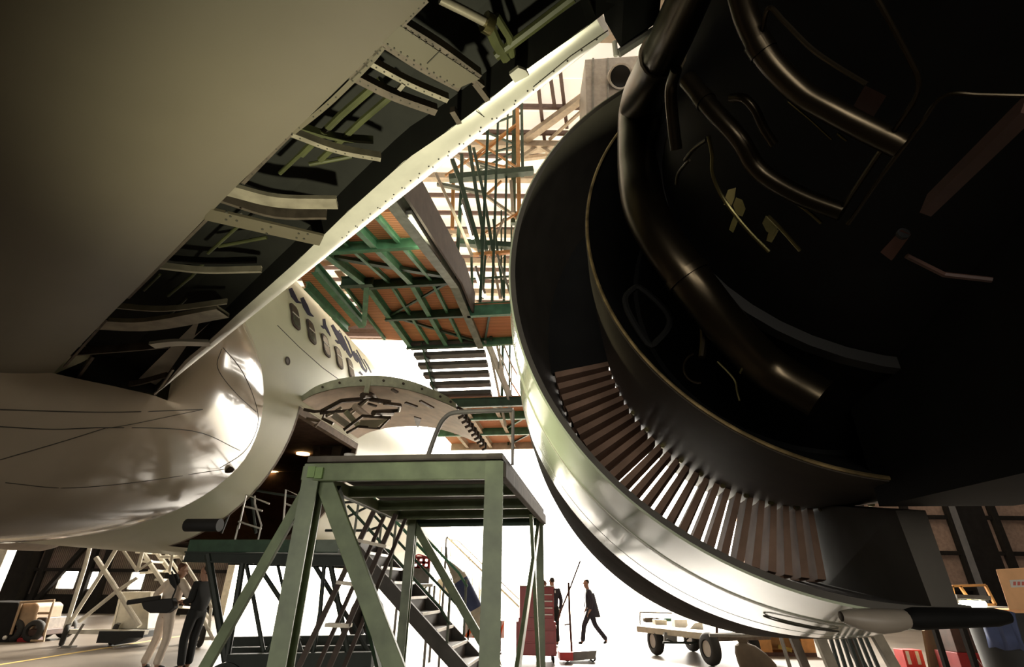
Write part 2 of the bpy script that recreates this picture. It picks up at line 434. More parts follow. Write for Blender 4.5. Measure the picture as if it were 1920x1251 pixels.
# ================================================================== DOCKS
DK = thing('service_dock', 'overhead green steel service dock with red brown timber floor beside the fuselage', 'service dock', onZ(780, 525, 7.0))
DZ = 7.0; KA = 8.38
def tilt(a, r, dz=0):                    # the near bay of the deck slopes down towards us
    return P(a, r, DZ+dz-(KA-a)*math.tan(math.radians(13.5)) if a < KA else DZ+dz)
def dk(x, y): v = onZ(x, y, DZ); return v.dot(A), v.dot(R_)
rr = lambda x, y: dk(x, y)[1]
rL, rM, rB = rr(690, 527), rr(774, 524), rr(851, 511)
AE = 11.3
mb = MB()
mb.box8([tilt(KA, rL-.15), tilt(KA, rB), P(AE, rB, DZ), P(AE, rL-.15, DZ), tilt(KA, rL-.15, .06), tilt(KA, rB, .06), P(AE, rB, DZ+.06), P(AE, rL-.15, DZ+.06)])
mb.box8([tilt(5.6, rL), tilt(5.6, rB), tilt(KA, rB), tilt(KA, rL), tilt(5.6, rL, .06), tilt(5.6, rB, .06), tilt(KA, rB, .06), tilt(KA, rL, .06)])
mb.box8([P(9.6, rB, DZ), P(9.6, -.9, DZ), P(AE, -.9, DZ), P(AE, rB, DZ), P(9.6, rB, DZ+.06), P(9.6, -.9, DZ+.06), P(AE, -.9, DZ+.06), P(AE, rB, DZ+.06)])
mb.build('deck_boards', WOOD, DK)
r1 = rr(592, 503)
mb = MB(); q = [onZ(x, y, DZ) for x, y in ((548, 480), (590, 500), (684, 604), (650, 616), (572, 540))]
mb.prism(q, Z*.06); mb.build('deck_boards', WOOD, DK)
q = [onZ(x, y, DZ) for x, y in ((648, 536), (700, 540), (770, 640), (724, 636))]
mb = MB(); mb.prism(q, Z*.05); mb.build('deck_boards', WOOD, DK)
def dbeam(pts, w, h, mt=GREENB, name='beam', i=True):
    mb = MB()
    for p, q in zip(pts, pts[1:]): (mb.ibeam if i else mb.bar)(p, q, w, h)
    return mb.build(name, mt, DK)
for r, w in ((rL, .11), (rM, .10)):
    dbeam([tilt(5.6, r, -.08), tilt(KA, r, -.08), P(AE, r, DZ-.08)], w, .16)
for r in ((rL+rM)/2, (rM+rB)/2-.04):
    dbeam([tilt(5.6, r, -.05), tilt(KA, r, -.05), P(AE, r, DZ-.05)], .06, .08)
dbeam([onZ(592, 503, DZ-.1), onZ(680, 607, DZ-.1)], .14, .2)
dbeam([onZ(575, 535, DZ-.1), onZ(652, 616, DZ-.1)], .10, .16)
dbeam([onZ(640, 530, DZ-.12), onZ(700, 527, DZ-.12)], .12, .2, GREEND)
dbeam([onZ(688, 530, DZ-.14), onZ(683, 606, DZ-.14)], .10, .12)
dbeam([onZ(646, 536, DZ-.05), onZ(722, 636, DZ-.05)], .05, .06)
for a in (6.55, KA, 9.75, AE):
    dbeam([tilt(a, rL-.1, -.1), tilt(a, rB, -.1)], .08, .18, GREEND if a != 6.55 else GREENB)
dbeam([tilt(6.9, rL-.1, -.06), tilt(KA, rB, -.06)], .09, .06, GREEND, 'brace', False)
dbeam([P(KA, rB, DZ-.07), P(9.75, rL, DZ-.07)], .05, .04, GREEND, 'brace', False)
dbeam([P(9.75, rL, DZ-.07), P(AE, rB-.1, DZ-.07)], .06, .05, GREEND, 'brace', False)
dbeam([tilt(4.9, rB, -.1), tilt(KA, rB, -.1), P(AE, rB, DZ-.1)], .16, .34, GREYB, 'edge_beam')
mb = MB(); mb.box8([tilt(4.9, rB+.12, -.1), tilt(4.9, rB+.16, -.1), tilt(KA, rB+.16, -.2), tilt(KA, rB+.12, -.2), tilt(4.9, rB+.12, .55), tilt(4.9, rB+.16, .55), tilt(KA, rB+.16, .35), tilt(KA, rB+.12, .35)])
mb.build('side_plate', PLATE, DK)
mb = MB(); mb.box8([P(KA, rB+.12, DZ-.2), P(KA, rB+.16, DZ-.2), P(9.6, rB+.16, DZ-.2), P(9.6, rB+.12, DZ-.2), P(KA, rB+.12, DZ+.4), P(KA, rB+.16, DZ+.4), P(9.6, rB+.16, DZ+.3), P(9.6, rB+.12, DZ+.3)])
mb.build('side_plate', PLATE, DK)
dbeam([P(9.62, rB, DZ-.12), P(9.62, -.9, DZ-.12)], .10, .30, GREENB, 'edge_beam')
dbeam([P(AE, rB, DZ-.1), P(AE, -.9, DZ-.1)], .10, .18, GREENB)
dbeam([P(9.7, rB+.5, DZ-.05), P(AE, rB+.1, DZ-.05)], .05, .04, GREEND, 'brace', False)
# hinged flap raised over the gap by the fuselage
mb = MB()
for a, b_ in (((600, 494), (660, 488)), ((634, 508), (672, 560)), ((655, 497), (690, 545))): mb.bar(onZ(*a, DZ+.25), onZ(*b_, DZ+.25), .16, .03)
mb.build('flap_frame', BEAMC, DK)
# fluorescent lamps hung under and beside the dock
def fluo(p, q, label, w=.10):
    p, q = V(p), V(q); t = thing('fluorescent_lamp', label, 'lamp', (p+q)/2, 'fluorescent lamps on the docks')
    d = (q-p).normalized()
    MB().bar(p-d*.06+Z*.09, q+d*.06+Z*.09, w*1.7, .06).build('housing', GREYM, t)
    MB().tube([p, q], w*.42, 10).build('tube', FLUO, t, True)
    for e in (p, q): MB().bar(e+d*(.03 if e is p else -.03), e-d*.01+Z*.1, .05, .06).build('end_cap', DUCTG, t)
def plt(x, y, dz=-.22):                  # on the sloping bay, by its own plane
    n = V(A)*math.tan(math.radians(13.5))*-1+Z; c = n.dot(tilt(KA, 0, dz)); return onp(x, y, n, c)
fluo(plt(762, 412), plt(816, 494), 'long lit fluorescent lamp under the sloping timber deck')
# stair from the upper to the lower dock, seen from below
LZ = 5.82; LA = 12.45
ST = thing('dock_stair', 'open tread dock stair going down from the timber dock to the lower dock', 'stair', P(LA, -2.4, LZ))
n = 6
for k in range(n):
    t = (k+.35)/n; a = AE+.05+(LA-AE)*t; z = DZ-(DZ-LZ)*t
    y_ = [(655, 772, 905), (674, 782, 910), (690, 790, 914), (706, 800, 917), (722, 812, 920), (735, 826, 922)][k]
    p, q = onp(y_[1]-4, y_[0], A, a), onp(y_[2], y_[0]-3, A, a)
    MB().bar(V((p.x, p.y, z)), V((q.x, q.y, z)), .28, .10).build('tread', STEP, ST)
MB().bar(P(AE, rB+.12, DZ), P(LA+.1, rB+.6, LZ), .05, .24).build('stringer', ALU, ST)
MB().bar(P(AE, rL+.3, DZ), P(LA, rL+.5, LZ), .04, .2).build('stringer', GREEND, ST)
for dz in (.45, .95):
    MB().tube([P(AE, rB+.15, DZ+dz), P(LA+.1, rB+.62, LZ+dz), P(LA+2, rB+.8, LZ+dz)], .022).build('handrail', WHITE, ST, True)
for t in (.0, .5, 1.0):
    a = AE+(LA-AE)*t; MB().tube([P(a, rB+.15+.47*t, DZ-(DZ-LZ)*t), P(a, rB+.15+.47*t, DZ-(DZ-LZ)*t+.95)], .02).build('baluster', WHITE, ST, True)
# lower dock
LD = thing('lower_dock', 'lower timber floored dock with pale edge beams beyond the raised cargo door', 'service dock', P(14, -2, LZ))
LE_ = 17.0
lr0, lr1 = -4.3, -.35
mb = MB(); mb.box8([P(LA, lr0, LZ), P(LA, lr1, LZ), P(LE_, lr1, LZ), P(LE_, lr0, LZ), P(LA, lr0, LZ+.06), P(LA, lr1, LZ+.06), P(LE_, lr1, LZ+.06), P(LE_, lr0, LZ+.06)])
mb.build('deck_boards', WOOD, LD)
for r, mt in ((-3.7, BEAMC), (-2.9, BEAMC), (-2.1, BEAMC), (-1.25, WHITE), (-.45, WHITE)):
    MB().ibeam(P(LA, r, LZ-.08), P(LE_, r, LZ-.08), .10, .16).build('beam', mt, LD)
for a, mt in ((LA, GREEND), (13.6, GREENB), (15.2, GREENB), (LE_, BEAMC)):
    MB().ibeam(P(a, lr0, LZ-.1), P(a, lr1, LZ-.1), .10, .22).build('cross_beam', mt, LD)
MB().bar(P(13.6, -1.2, LZ-.05), P(15.2, -2.2, LZ-.05), .05).build('brace', GREENB, LD)
MB().bar(P(15.3, -1.2, LZ-.05), P(16.9, -2.2, LZ-.05), .05).build('brace', GREEND, LD)
for dz in (.5, 1.0):
    MB().tube([P(LA, lr1, LZ+dz), P(LE_, lr1, LZ+dz)], .022).build('handrail', WHITE, LD, True)
for a in (LA+.1, 13.6, 15.2, LE_):
    MB().tube([P(a, lr1, LZ), P(a, lr1, LZ+1.0)], .022).build('rail_post', WHITE, LD, True)
for (x0, y0, x1, y1) in ((915, 640, 948, 800), (930, 640, 958, 770), (940, 690, 962, 800)):
    MB().bar(onY(x0, y0, 12.2), onY(x1, y1, 13.2), .05).build('rail_post', WHITE, LD)
# hangers that carry the docks from the roof
for o_, z, spots in ((DK, DZ, ((AE-.1, -2.0), (9.7, -2.0))), (LD, LZ, ((LA+.1, -1.9), (LE_-.1, -2.3)))):
    for a, r in spots: MB().bar(P(a, r, z-.1), P(a, r, HZ+.05), .07).build('hanger', GREEND, o_)

# the docking tower behind: green and orange steel
TW = thing('docking_tower', 'tall lattice docking tower of green and orange steel behind the leading edge', 'tower', onY(900, 700, 13)*1)
def tb(pts, y, w, mt, name='tower_bar'):
    q = [onY(px, py, y) for px, py in pts]
    mb = MB()
    for p, s in zip(q, q[1:]): mb.bar(p, s, w, w, Y)
    return mb.build(name, mt, TW)
for pts, y, w, mt, nm in (
    ([(970, 205), (972, 330), (974, 420)], 13.0, .13, ORANGE, 'orange_post'),
    ([(978, 195), (980, 330)], 13.1, .10, GREEND, 'green_post'),
    ([(835, 330), (893, 290), (970, 232)], 13.0, .07, ORANGE, 'brace'),
    ([(890, 262), (975, 318)], 13.0, .06, ORANGE, 'brace'),
    ([(885, 300), (968, 318)], 13.2, .07, ORANGE, 'brace'),
    ([(893, 298), (968, 236)], 13.1, .05, ORANGE, 'brace'),
    ([(905, 372), (940, 340)], 13.1, .07, ORANGE, 'brace'),
    ([(908, 365), (978, 415)], 13.1, .09, BEAMC, 'brace'),
    ([(870, 252), (977, 212)], 13.4, .06, GREEND, 'brace'),
    ([(905, 245), (975, 275)], 13.4, .06, GREEND, 'brace'),
    ([(890, 295), (975, 272)], 13.4, .06, GREEND, 'brace'),
    ([(900, 318), (975, 280)], 13.5, .06, GREEND, 'brace'),
    ([(893, 305), (958, 325)], 13.2, .08, GREYB, 'brace'),
    ([(900, 312), (954, 328)], 13.0, .06, GREYB, 'brace'),
    ([(842, 335), (1000, 320)], 12.6, .22, GREEND, 'green_beam'),
    ([(820, 345), (905, 362)], 12.2, .11, GREYB, 'grey_beam'),
    ([(880, 275), (893, 360), (912, 470)], 12.0, .11, GREEND, 'green_post'),
    ([(888, 278), (906, 360), (925, 475)], 12.1, .09, GREEND, 'green_post'),
    ([(866, 290), (865, 360), (858, 470)], 12.0, .10, GREEND, 'green_post'),
    ([(848, 300), (865, 345), (900, 470)], 11.8, .13, GREEND, 'green_post'),
    ([(817, 325), (865, 430), (885, 480)], 11.7, .08, BEAMC, 'brace'),
    ([(850, 345), (848, 430)], 13.0, .11, ORANGE, 'orange_post'),
    ([(905, 440), (978, 395)], 13.0, .06, ORANGE, 'brace'),
    ([(940, 395), (940, 560)], 12.5, .05, GREEND, 'green_post'),
    ([(958, 340), (962, 400)], 12.7, .10, BEAMC, 'pale_post'),
    ([(925, 412), (945, 560)], 12.2, .07, GREEND, 'brace'),
    ([(945, 410), (905, 500), (900, 560)], 12.2, .06, BEAMC, 'brace'),
    ([(922, 480), (938, 560)], 12.1, .07, BEAMC, 'brace'),
    ([(885, 478), (970, 472)], 12.0, .10, ORANGE, 'cross_bar'),
    ([(862, 455), (965, 462)], 12.4, .18, GREEND, 'green_beam'),
    ([(884, 480), (886, 580)], 11.9, .07, GREEND, 'green_post'),
    ([(905, 410), (900, 480)], 12.0, .06, GREEND, 'brace'),
    ([(910, 480), (905, 560)], 12.0, .06, GREEND, 'green_post'),
    ([(930, 470), (960, 560)], 12.0, .06, GREYB, 'brace'),
    ([(865, 525), (965, 518)], 12.0, .05, GREEND, 'cross_bar'),
): tb(pts, y, w, mt, nm)
MB().bar(onY(962, 420, 13.3), V((onY(962, 420, 13.3).x, 13.3, HZ+.05)), .16).build('mast', GREEND, TW)
fluo(onY(868, 386, 11.5), onY(886, 447, 11.5), 'lit fluorescent lamp hanging upright on the green docking tower', .13)
fluo(onY(893, 512, 11.3), onY(908, 556, 11.3), 'short lit fluorescent lamp above the green edge beam of the dock', .13)
# air heater under the roof
HT = thing('air_heater', 'grey hanging air heater box with a round dark outlet under the roof', 'heater', onY(1150, 150, 11.5))
p0, p1, p2, p3 = [onY(x, y, 11.5) for x, y in ((1097, 112), (1196, 105), (1192, 225), (1100, 228))]
MB().prism([p0, p1, p2, p3], Y*1.6).build('casing', DUCTG, HT)
c = onY(1161, 146, 11.4)
ax_ = V((0, .75, .66)).normalized()
MB().disc(c, ax_, .40, .5, 28, .34).build('outlet_ring', TAPEW, HT, True)
MB().disc(c-ax_*.2, ax_, .345, .03, 28).build('outlet_mouth', BLACK, HT)
for x, y0, y1 in ((1140, 110, 225), (1112, 110, 225)): MB().bar(onY(x, y0, 11.45), onY(x, y1, 11.45), .06).build('casing_rib', GREYM, HT)
for x in (1110, 1185): MB().bar(onY(x, 112, 11.8), V((onY(x, 112, 11.8).x, 11.8, HZ-.1)), .05).build('hanger', GREYM, HT)
# ================================================================== THE AIRLINER
AIR = thing('airliner', 'white wide body airliner, tinted by painted greenish light, with open wing leading edge, raised cargo door and uncovered engine', 'airplane', P(8, -7.33, 0))
RC, ZC, RF = -7.33, 4.31, 2.41
def prof():
    pts = []
    for k in range(0, 19):
        t = -PI/2+PI/2*k/18; pts.append((RC+RF*math.cos(t), ZC+RF*math.sin(t)))
    pts += [(-4.925, 4.7), (-4.96, 5.1), (-5.03, 5.5), (-5.15, 5.95), (-5.33, 6.4), (-5.6, 6.95), (-5.9, 7.35), (-6.2, 7.6), (-6.7, 7.95), (-7.33, 8.05)]
    return pts
PR = prof()
FULL = PR + [(2*RC-r, z) for r, z in reversed(PR[1:-1])]
def fsec(a):
    if a <= 15.5: return 1.0, 0.0
    t = min((a-15.5)/11.0, 1); return max(math.sqrt(max(1-t*t, 0.0)), .02), -.6*t
OA0, OA1 = 8.25, 10.9
stn = [-10, -4, 0, 3, 5, 6, 7, 7.7, OA0, 9.1, 10, OA1, 12, 13, 14, 15, 16, 17, 18, 19, 20, 21, 22, 23, 24, 25, 26, 26.5]
def skin(stn, scale=1.0, keep=None):
    mb = MB(); n = len(FULL)
    for a in stn:
        s, dz = fsec(a); s *= scale
        mb.v += [P(a, RC+(r-RC)*s, 4.9+(z-4.9)*s+dz) for r, z in FULL]
    for i in range(len(stn)-1):
        for j in range(n):
            a0, a1 = stn[i], stn[i+1]; r, z = FULL[j]; r2, z2 = FULL[(j+1) % n]
            if keep and not keep(a0, a1, (r+r2)/2, (z+z2)/2): continue
            p, q = i*n+j, i*n+(j+1) % n
            mb.f.append((p, q, q+n, p+n))
    return mb
def notdoor(a0, a1, r, z):
    return not (a0 >= OA0-.01 and a1 <= OA1+.01 and r > -6.75 and z < 4.3)
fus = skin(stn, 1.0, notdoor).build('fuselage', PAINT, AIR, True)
skin([7.0, OA0, OA1, 12.2, 14.0, 14.9], .968, lambda a0, a1, r, z: z < 4.45 and not (a0 >= OA0-.01 and a1 <= OA1+.01 and r > -6.75 and z < 4.3)).build('hold_lining', HOLDM, AIR, True)
mb = MB()
mb.box8([P(7.0, -9.6, 4.36), P(7.0, -5.05, 4.36), P(14.9, -5.05, 4.36), P(14.9, -9.6, 4.36), P(7, -9.6, 4.4), P(7, -5.05, 4.4), P(14.9, -5.05, 4.4), P(14.9, -9.6, 4.4)])
for a in (7.05, 14.0):
    pl_ = [(RC+(r-RC)*.95, 4.9+(z-4.9)*.95) for r, z in PR[:19]]
    mb.prism([P(a, r, z) for r, z in pl_]+[P(a, 2*RC-r, z) for r, z in reversed(pl_[1:])], A*.03)
hold = mb.build('hold_ceiling', HOLDM, AIR)
mb = MB()
for a in (OA0, OA1):                         # frames round the doorway
    rows = []
    for (r, z) in [p for p in PR if p[0] > -6.8 and p[1] < 4.35]:
        s = .955; rows.append([P(a-.03, r, z), P(a+.03, r, z), P(a+.03, RC+(r-RC)*s, 4.9+(z-4.9)*s), P(a-.03, RC+(r-RC)*s, 4.9+(z-4.9)*s)])
    mb.grid(rows, closed=True)
mb.box8([P(OA0, -5.05, 4.18), P(OA0, -4.93, 4.18), P(OA1, -4.93, 4.18), P(OA1, -5.05, 4.18), P(OA0, -5.05, 4.34), P(OA0, -4.92, 4.34), P(OA1, -4.92, 4.34), P(OA1, -5.05, 4.34)])
mb.build('door_frame', HOLDF, AIR)
mb = MB(); q = [onA(x, y, 11.25) for x, y in ((588, 812), (652, 806), (632, 872), (586, 905))]
mb.prism(q, A*.12).build('hold_bulkhead', HOLDF, AIR)
mb = MB(); q = [onA(x, y, 11.22) for x, y in ((600, 838), (622, 838), (620, 853), (600, 853))]; mb.prism(q, A*.02).build('bulkhead_hatch', HOLDM, AIR)
mb = MB(); q = [onA(x, y, OA1+.02) for x, y in ((585, 880), (607, 868), (604, 905), (590, 975), (577, 1015), (568, 1012), (580, 940))]
mb.prism(q, A*.05).build('door_seal', mat('red brown seal', (0.16, .05, .03), .6), AIR)
for x, y in ((568, 852), (512, 887)):
    c = onZ(x, y, 4.33); MB().disc(c+Z*.012, Z, .16, .03, 18).build('hold_lamp', LAMPO, AIR)
# the wing's lower skin lies in one plane through the leading edge
KW = .85
_root = onR(345, 700, -4.75); _tip = EYE+ray(1150, 75)*.0031
WR = EYE+(_root-EYE)*KW; WT = EYE+(_tip-EYE)*KW
LS = (WT-WR).normalized(); _ch = -A*math.cos(math.radians(2))-Z*math.sin(math.radians(2))
WN = _ch.cross(WT-WR).normalized(); WN = WN if WN.z > 0 else -WN
CS = WN.cross(LS).normalized(); CS = CS if CS.dot(A) < 0 else -CS
def wp(x, y, dn=0.0): return onp(x, y, WN, WN.dot(WR)+dn)
# wing to body fairing round the wing root
rows = []
def interp_(tab, s):
    if s <= tab[0][0]: return tab[0][1]
    for (a, b), (c, d) in zip(tab, tab[1:]):
        if s <= c: return b+(d-b)*(s-a)/(c-a)
    return tab[-1][1]
sa = [7.45, 7.4, 7.3, 7.1, 6.8, 6.3, 5.8, 5.4, 5.1, 4.9, 4.7, 4.5, 4.3, 4.1, 3.9, 3.7, 3.4, 2.8, 2.0, 0, -3, -8]
for a in sa:
    t = max(0, min(1, (7.46-a)/2.2)); b = math.sin(t*PI/2)**1.0
    row = []
    for k in range(29):
        th = math.radians(-90+k*4.15); as_ = a-1.5*max(0, (a-4.6)/2.85)*min(1, abs(math.degrees(th)+28)/62)**1.7
        w = interp_([(3.6, .08), (3.9, .10), (4.2, .18), (4.5, .29), (4.9, .40), (9, .40)], a)*b*max(0, math.cos(min(PI/2, abs(th+math.radians(20))*1.25)))**.8
        d = RF+w+.004
        zz = ZC+d*math.sin(th)
        pt = P(as_, RC+d*math.cos(th), zz)
        if a < 5.35 and row and (pt-WR).dot(WN) > -.005:
            q_ = row[-1]; h0, h1 = (q_-WR).dot(WN), (pt-WR).dot(WN)
            pt = q_ if h1-h0 < 1e-6 or h0 > -.006 else q_+(pt-q_)*max(0, min(1, (-.005-h0)/(h1-h0)))
        row.append(pt)
    rows.append(row)
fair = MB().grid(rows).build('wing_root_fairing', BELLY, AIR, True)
def prt(x, y):                                 # where a sight line meets the plain fuselage section
    d = ray(x, y); dr, dz = d.dot(R_), d.z; best = None
    for (r0, z0), (r1, z1) in zip(PR, PR[1:]):
        ex, ez = r1-r0, z1-z0; den = dr*ez-dz*ex
        if abs(den) < 1e-9: continue
        t = (r0*ez-(z0-1.45)*ex)/den; u = (r0*dz-(z0-1.45)*dr)/den
        if t > 0 and -.001 <= u <= 1.001 and (best is None or t < best[0]):
            nn = V((ez, -ex)).normalized(); best = (t, nn)
    if best is None: return None, None
    t, nn = best; n3 = (R_*nn.x+Z*nn.y)
    return EYE+d*t, n3
def decal(lines, name, mt, parent, off=.006):     # lettering and seams that lie on the skin: (x, y, width in pixels)
    mb = MB()
    for ln in lines:
        ln2 = []
        for p, q in zip(ln, ln[1:]):
            for k in range(4): t = k/4; ln2.append([p[i]+(q[i]-p[i])*t for i in range(3)])
        ln2.append(list(ln[-1])); rows = []
        for i, (x, y, w) in enumerate(ln2):
            x0, y0, _ = ln2[max(i-1, 0)]; x1, y1, _ = ln2[min(i+1, len(ln2)-1)]
            L = math.hypot(x1-x0, y1-y0) or 1; nx, ny = -(y1-y0)/L*w/2, (x1-x0)/L*w/2
            a, na = prt(x+nx, y+ny); b, nb = prt(x-nx, y-ny)
            if a is None or b is None: continue
            rows.append([a+na*off, b+nb*off, b+nb*off*.1, a+na*off*.1])
        if len(rows) > 1: mb.grid(rows, closed=True)
    return mb.build(name, mt, parent)
def c1(ln): return [(520+x/6.254, 520+y/6.254, w/6.254) for x, y, w in ln]
decal([c1(l) for l in (
    [(150, 130, 40), (185, 215, 55), (230, 285, 35), (280, 305, 8)],
    [(285, 240, 40), (330, 345, 58), (372, 430, 40), (425, 463, 8)],
    [(545, 490, 30), (553, 560, 36), (595, 640, 24), (622, 693, 8)], [(508, 568, 6), (545, 590, 34), (565, 600, 10)],
    [(640, 560, 30), (690, 650, 45), (750, 770, 42), (792, 860, 12)], [(675, 738, 8), (715, 765, 36), (735, 780, 8)],
    [(715, 620, 26), (770, 740, 40), (825, 870, 40), (862, 938, 24), (880, 890, 14), (830, 760, 16), (790, 690, 14)],
    [(885, 870, 34), (920, 960, 34), (945, 1000, 10)], [(915, 890, 20), (960, 970, 30), (1000, 1060, 26), (1042, 1112, 18), (1048, 1075, 10), (985, 960, 12), (925, 850, 12)],
    [(960, 1110, 26), (1000, 1150, 12)], [(1010, 960, 10), (1060, 1040, 12), (1100, 1120, 12)])], 'lettering', NAVY, fus)
for i in range(5):
    a, z = 7.86+.645*i, 5.95
    up = (P(0, -5.33, 6.4)-P(0, -5.03, 5.5)).normalized(); out = A.cross(up); out = out if out.dot(R_) > 0 else -out
    c = P(a, -5.155, z)
    def rr_(w, h, e, n=28):
        q = []
        for k in range(n):
            t = 2*PI*k/n; cx, sy = math.cos(t), math.sin(t)
            q.append(c+A*(w*math.copysign(abs(cx)**.55, cx))+up*(h*math.copysign(abs(sy)**.55, sy))+out*e)
        return q
    w_ = MB().prism(rr_(.165, .27, -.03), out*.045).build('cabin_window', WINF, fus)
    MB().prism(rr_(.125, .225, .0), out*.02).build('window_glass', WING_, fus)
    MB().bar(c+out*.025-A*.12+up*.03, c+out*.025+A*.12+up*.03, .012, .02).build('blind_edge', BLIND, fus)
p, n = prt(539, 677)
MB().disc(p, n, .075, .02, 20, .045).build('static_port', WINF, fus); MB().disc(p, n, .047, .012, 20).build('port_plate', RIBD, fus)
decal([[(520, 610, 1.2), (560, 650, 1.2), (605, 690, 1.2), (640, 715, 1.2)]], 'skin_seam', SEAM, fus, .002)

# ---- the wing: its lower skin lies in one plane through the leading edge
def sc(p): return (p-WR).dot(LS), (p-WR).dot(CS)
def W_(s, c, n=0.0): return WR+LS*s+CS*c+WN*n
def interp(tab, s):
    if s <= tab[0][0]: return tab[0][1]
    for (a, b), (c, d) in zip(tab, tab[1:]):
        if s <= c: return b+(d-b)*(s-a)/(c-a)
    return tab[-1][1]
SPAR = [sc(wp(x, y)) for x, y in ((95, 705), (200, 597), (300, 497), (420, 372), (545, 250), (690, 118), (800, 2))]
EDGE = [sc(wp(x, y)) for x, y in ((311, 724), (349, 675), (396, 637), (444, 592), (560, 489), (648, 403), (764, 300), (835, 252), (929, 181), (986, 134), (1117, 42))]
EDGE = [(s, max(c, .03)) for s, c in EDGE]
S0 = sc(wp(300, 740))[0]; S1 = sc(wp(1148, 78))[0]
rows_l, rows_u = [], []
ss = [-1.6, S0, -.3, .2, .8, 1.5, 2.2, 3, 3.8, 4.6, 5.4, 6.5, 8, 11]
for s in ss:
    cs = interp(SPAR, s)
    rows_l.append([W_(s, cs+c, n) for c, n in ((0, 0), (.12, -.035), (.3, -.09), (.55, -.15), (.9, -.19), (1.5, -.2), (2.6, -.14), (4.2, -.02), (5.3, .0))])
    rows_u.append([W_(s, c, n) for c, n in ((.05, .2), (.3, .38), (1.0, .52), (2.2, .58), (4, .42), (6.2, .02))])
mb = MB(); mb.grid(rows_l); mb.grid(rows_u)
wing = mb.build('wing', WINGP, AIR, True)
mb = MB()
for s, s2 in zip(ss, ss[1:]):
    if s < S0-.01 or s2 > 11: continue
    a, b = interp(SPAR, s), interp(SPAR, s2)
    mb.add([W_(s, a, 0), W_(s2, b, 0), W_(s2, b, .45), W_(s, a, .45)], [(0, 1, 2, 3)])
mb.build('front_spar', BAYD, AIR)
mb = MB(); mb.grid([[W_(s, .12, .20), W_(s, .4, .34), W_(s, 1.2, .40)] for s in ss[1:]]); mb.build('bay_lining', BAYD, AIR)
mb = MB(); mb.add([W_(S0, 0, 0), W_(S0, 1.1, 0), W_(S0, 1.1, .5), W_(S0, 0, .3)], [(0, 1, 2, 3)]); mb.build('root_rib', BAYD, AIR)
# the bullnose, closed at its outboard end
rows = []
for k in range(41):
    s = S0-.02+(S1-S0+.02)*k/40; ce = interp(EDGE, s)
    h = .055+.06*max(0, min(1, (s-S0)/2.5))
    rows.append([W_(s, c, n) for c, n in ((ce, 0.015), (ce*.75, -.004), (ce*.45, 0), (ce*.22, .008), (ce*.08, h*.3), (0.0, h*.75), (-.012, h*1.2), (0.02, h*1.8), (.1, h*2.3), (.2, h*2.6))])
mb = MB(); mb.grid(rows); mb.f.append(tuple(range(len(mb.v)-10, len(mb.v))))
nose = mb.build('leading_edge', LEADM, AIR, True)
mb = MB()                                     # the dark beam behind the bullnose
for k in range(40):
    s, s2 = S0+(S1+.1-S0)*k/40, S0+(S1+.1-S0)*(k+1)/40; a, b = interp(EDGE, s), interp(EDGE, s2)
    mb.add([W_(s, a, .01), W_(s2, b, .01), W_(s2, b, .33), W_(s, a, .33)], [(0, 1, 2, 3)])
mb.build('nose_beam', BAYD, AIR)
mb = MB()
for k in range(26): mb.disc(W_(S1-.05-.085*k, interp(EDGE, S1-.05-.085*k)*.45, -.002), WN, .005, .004, 8)
for k in range(14): mb.disc(W_(S1-.45-.13*k, interp(EDGE, S1-.3-.13*k)*.36, .001), WN, .004, .004, 8)
mb.build('rivet_row', SEAM, nose, stuff=True)
mb = MB(); q = [wp(x, y, -.004) for x, y in ((955, 140), (972, 127), (985, 132), (992, 142), (965, 156))]; mb.prism(q, WN*.02).build('edge_tab', LEADM, nose)
def seam(pts, w, name='seam', mt=SEAM, par=None, dn=-.004):
    mb = MB(); q = [wp(x, y, dn) for x, y in pts]
    for p, s in zip(q, q[1:]): mb.bar(p, s, w, .006, WN)
    return mb.build(name, mt, par or AIR)
seam([(1000, 163), (1070, 105), (1140, 57)], .0025, par=nose)
seam([(893, 208), (908, 219)], .003, par=nose)
# strips that frame the bays and ribs that cross them: pixel line, width, colour
def strip(pts, w, name, mt, dn=0.0, th=.02, rivets=0):
    q = spline([wp(x, y, dn) for x, y in pts], 5); rows = []
    for i, p in enumerate(q):
        d = (q[min(i+1, len(q)-1)]-q[max(i-1, 0)]).normalized(); s = d.cross(WN).normalized()*w/2
        rows.append([p-s, p+s, p+s+WN*th, p-s+WN*th])
    o = MB().grid(rows, closed=True).build(name, mt, AIR)
    if rivets:
        mb = MB()
        for k in range(rivets):
            p = q[int((k+.5)/rivets*(len(q)-1))]; mb.disc(p, WN, .0045, .004, 8)
        mb.build('rivet', SEAM, o, stuff=True)
    return o
strip([(548, 250), (615, 196), (688, 124), (718, 88)], 0.028, 'bay_frame', WINGP, .0, .015, 12)
strip([(240, 560), (330, 470), (405, 395)], 0.019, 'bay_frame', RIBD, .0, .02)
strip([(120, 690), (160, 645), (200, 600)], 0.019, 'bay_frame', RIBD, .0, .02)
strip([(455, 345), (500, 298), (545, 252)], 0.022, 'bay_frame', RIBD, .0, .02, 6)
strip([(655, 148), (690, 112), (725, 70)], 0.025, 'bay_frame', RIBD, .0, .02, 6)
strip([(752, 48), (775, 25), (800, 0)], 0.025, 'bay_frame', RIBD, .0, .02, 6)
mb = MB(); mb.prism([wp(x, y, -.002) for x, y in ((718, 80), (750, 48), (900, 148), (858, 166))], WN*.02); pan = mb.build('bay_panel', WINGP, AIR)
mb = MB()
for k in range(11):
    for (a, b) in (((722, 80), (858, 164)), ((756, 52), (896, 144))):
        t = (k+.4)/11; p = wp(a[0]+(b[0]-a[0])*t, a[1]+(b[1]-a[1])*t, -.004); mb.disc(p, WN, .0045, .004, 8)
mb.build('rivet', SEAM, pan, stuff=True)
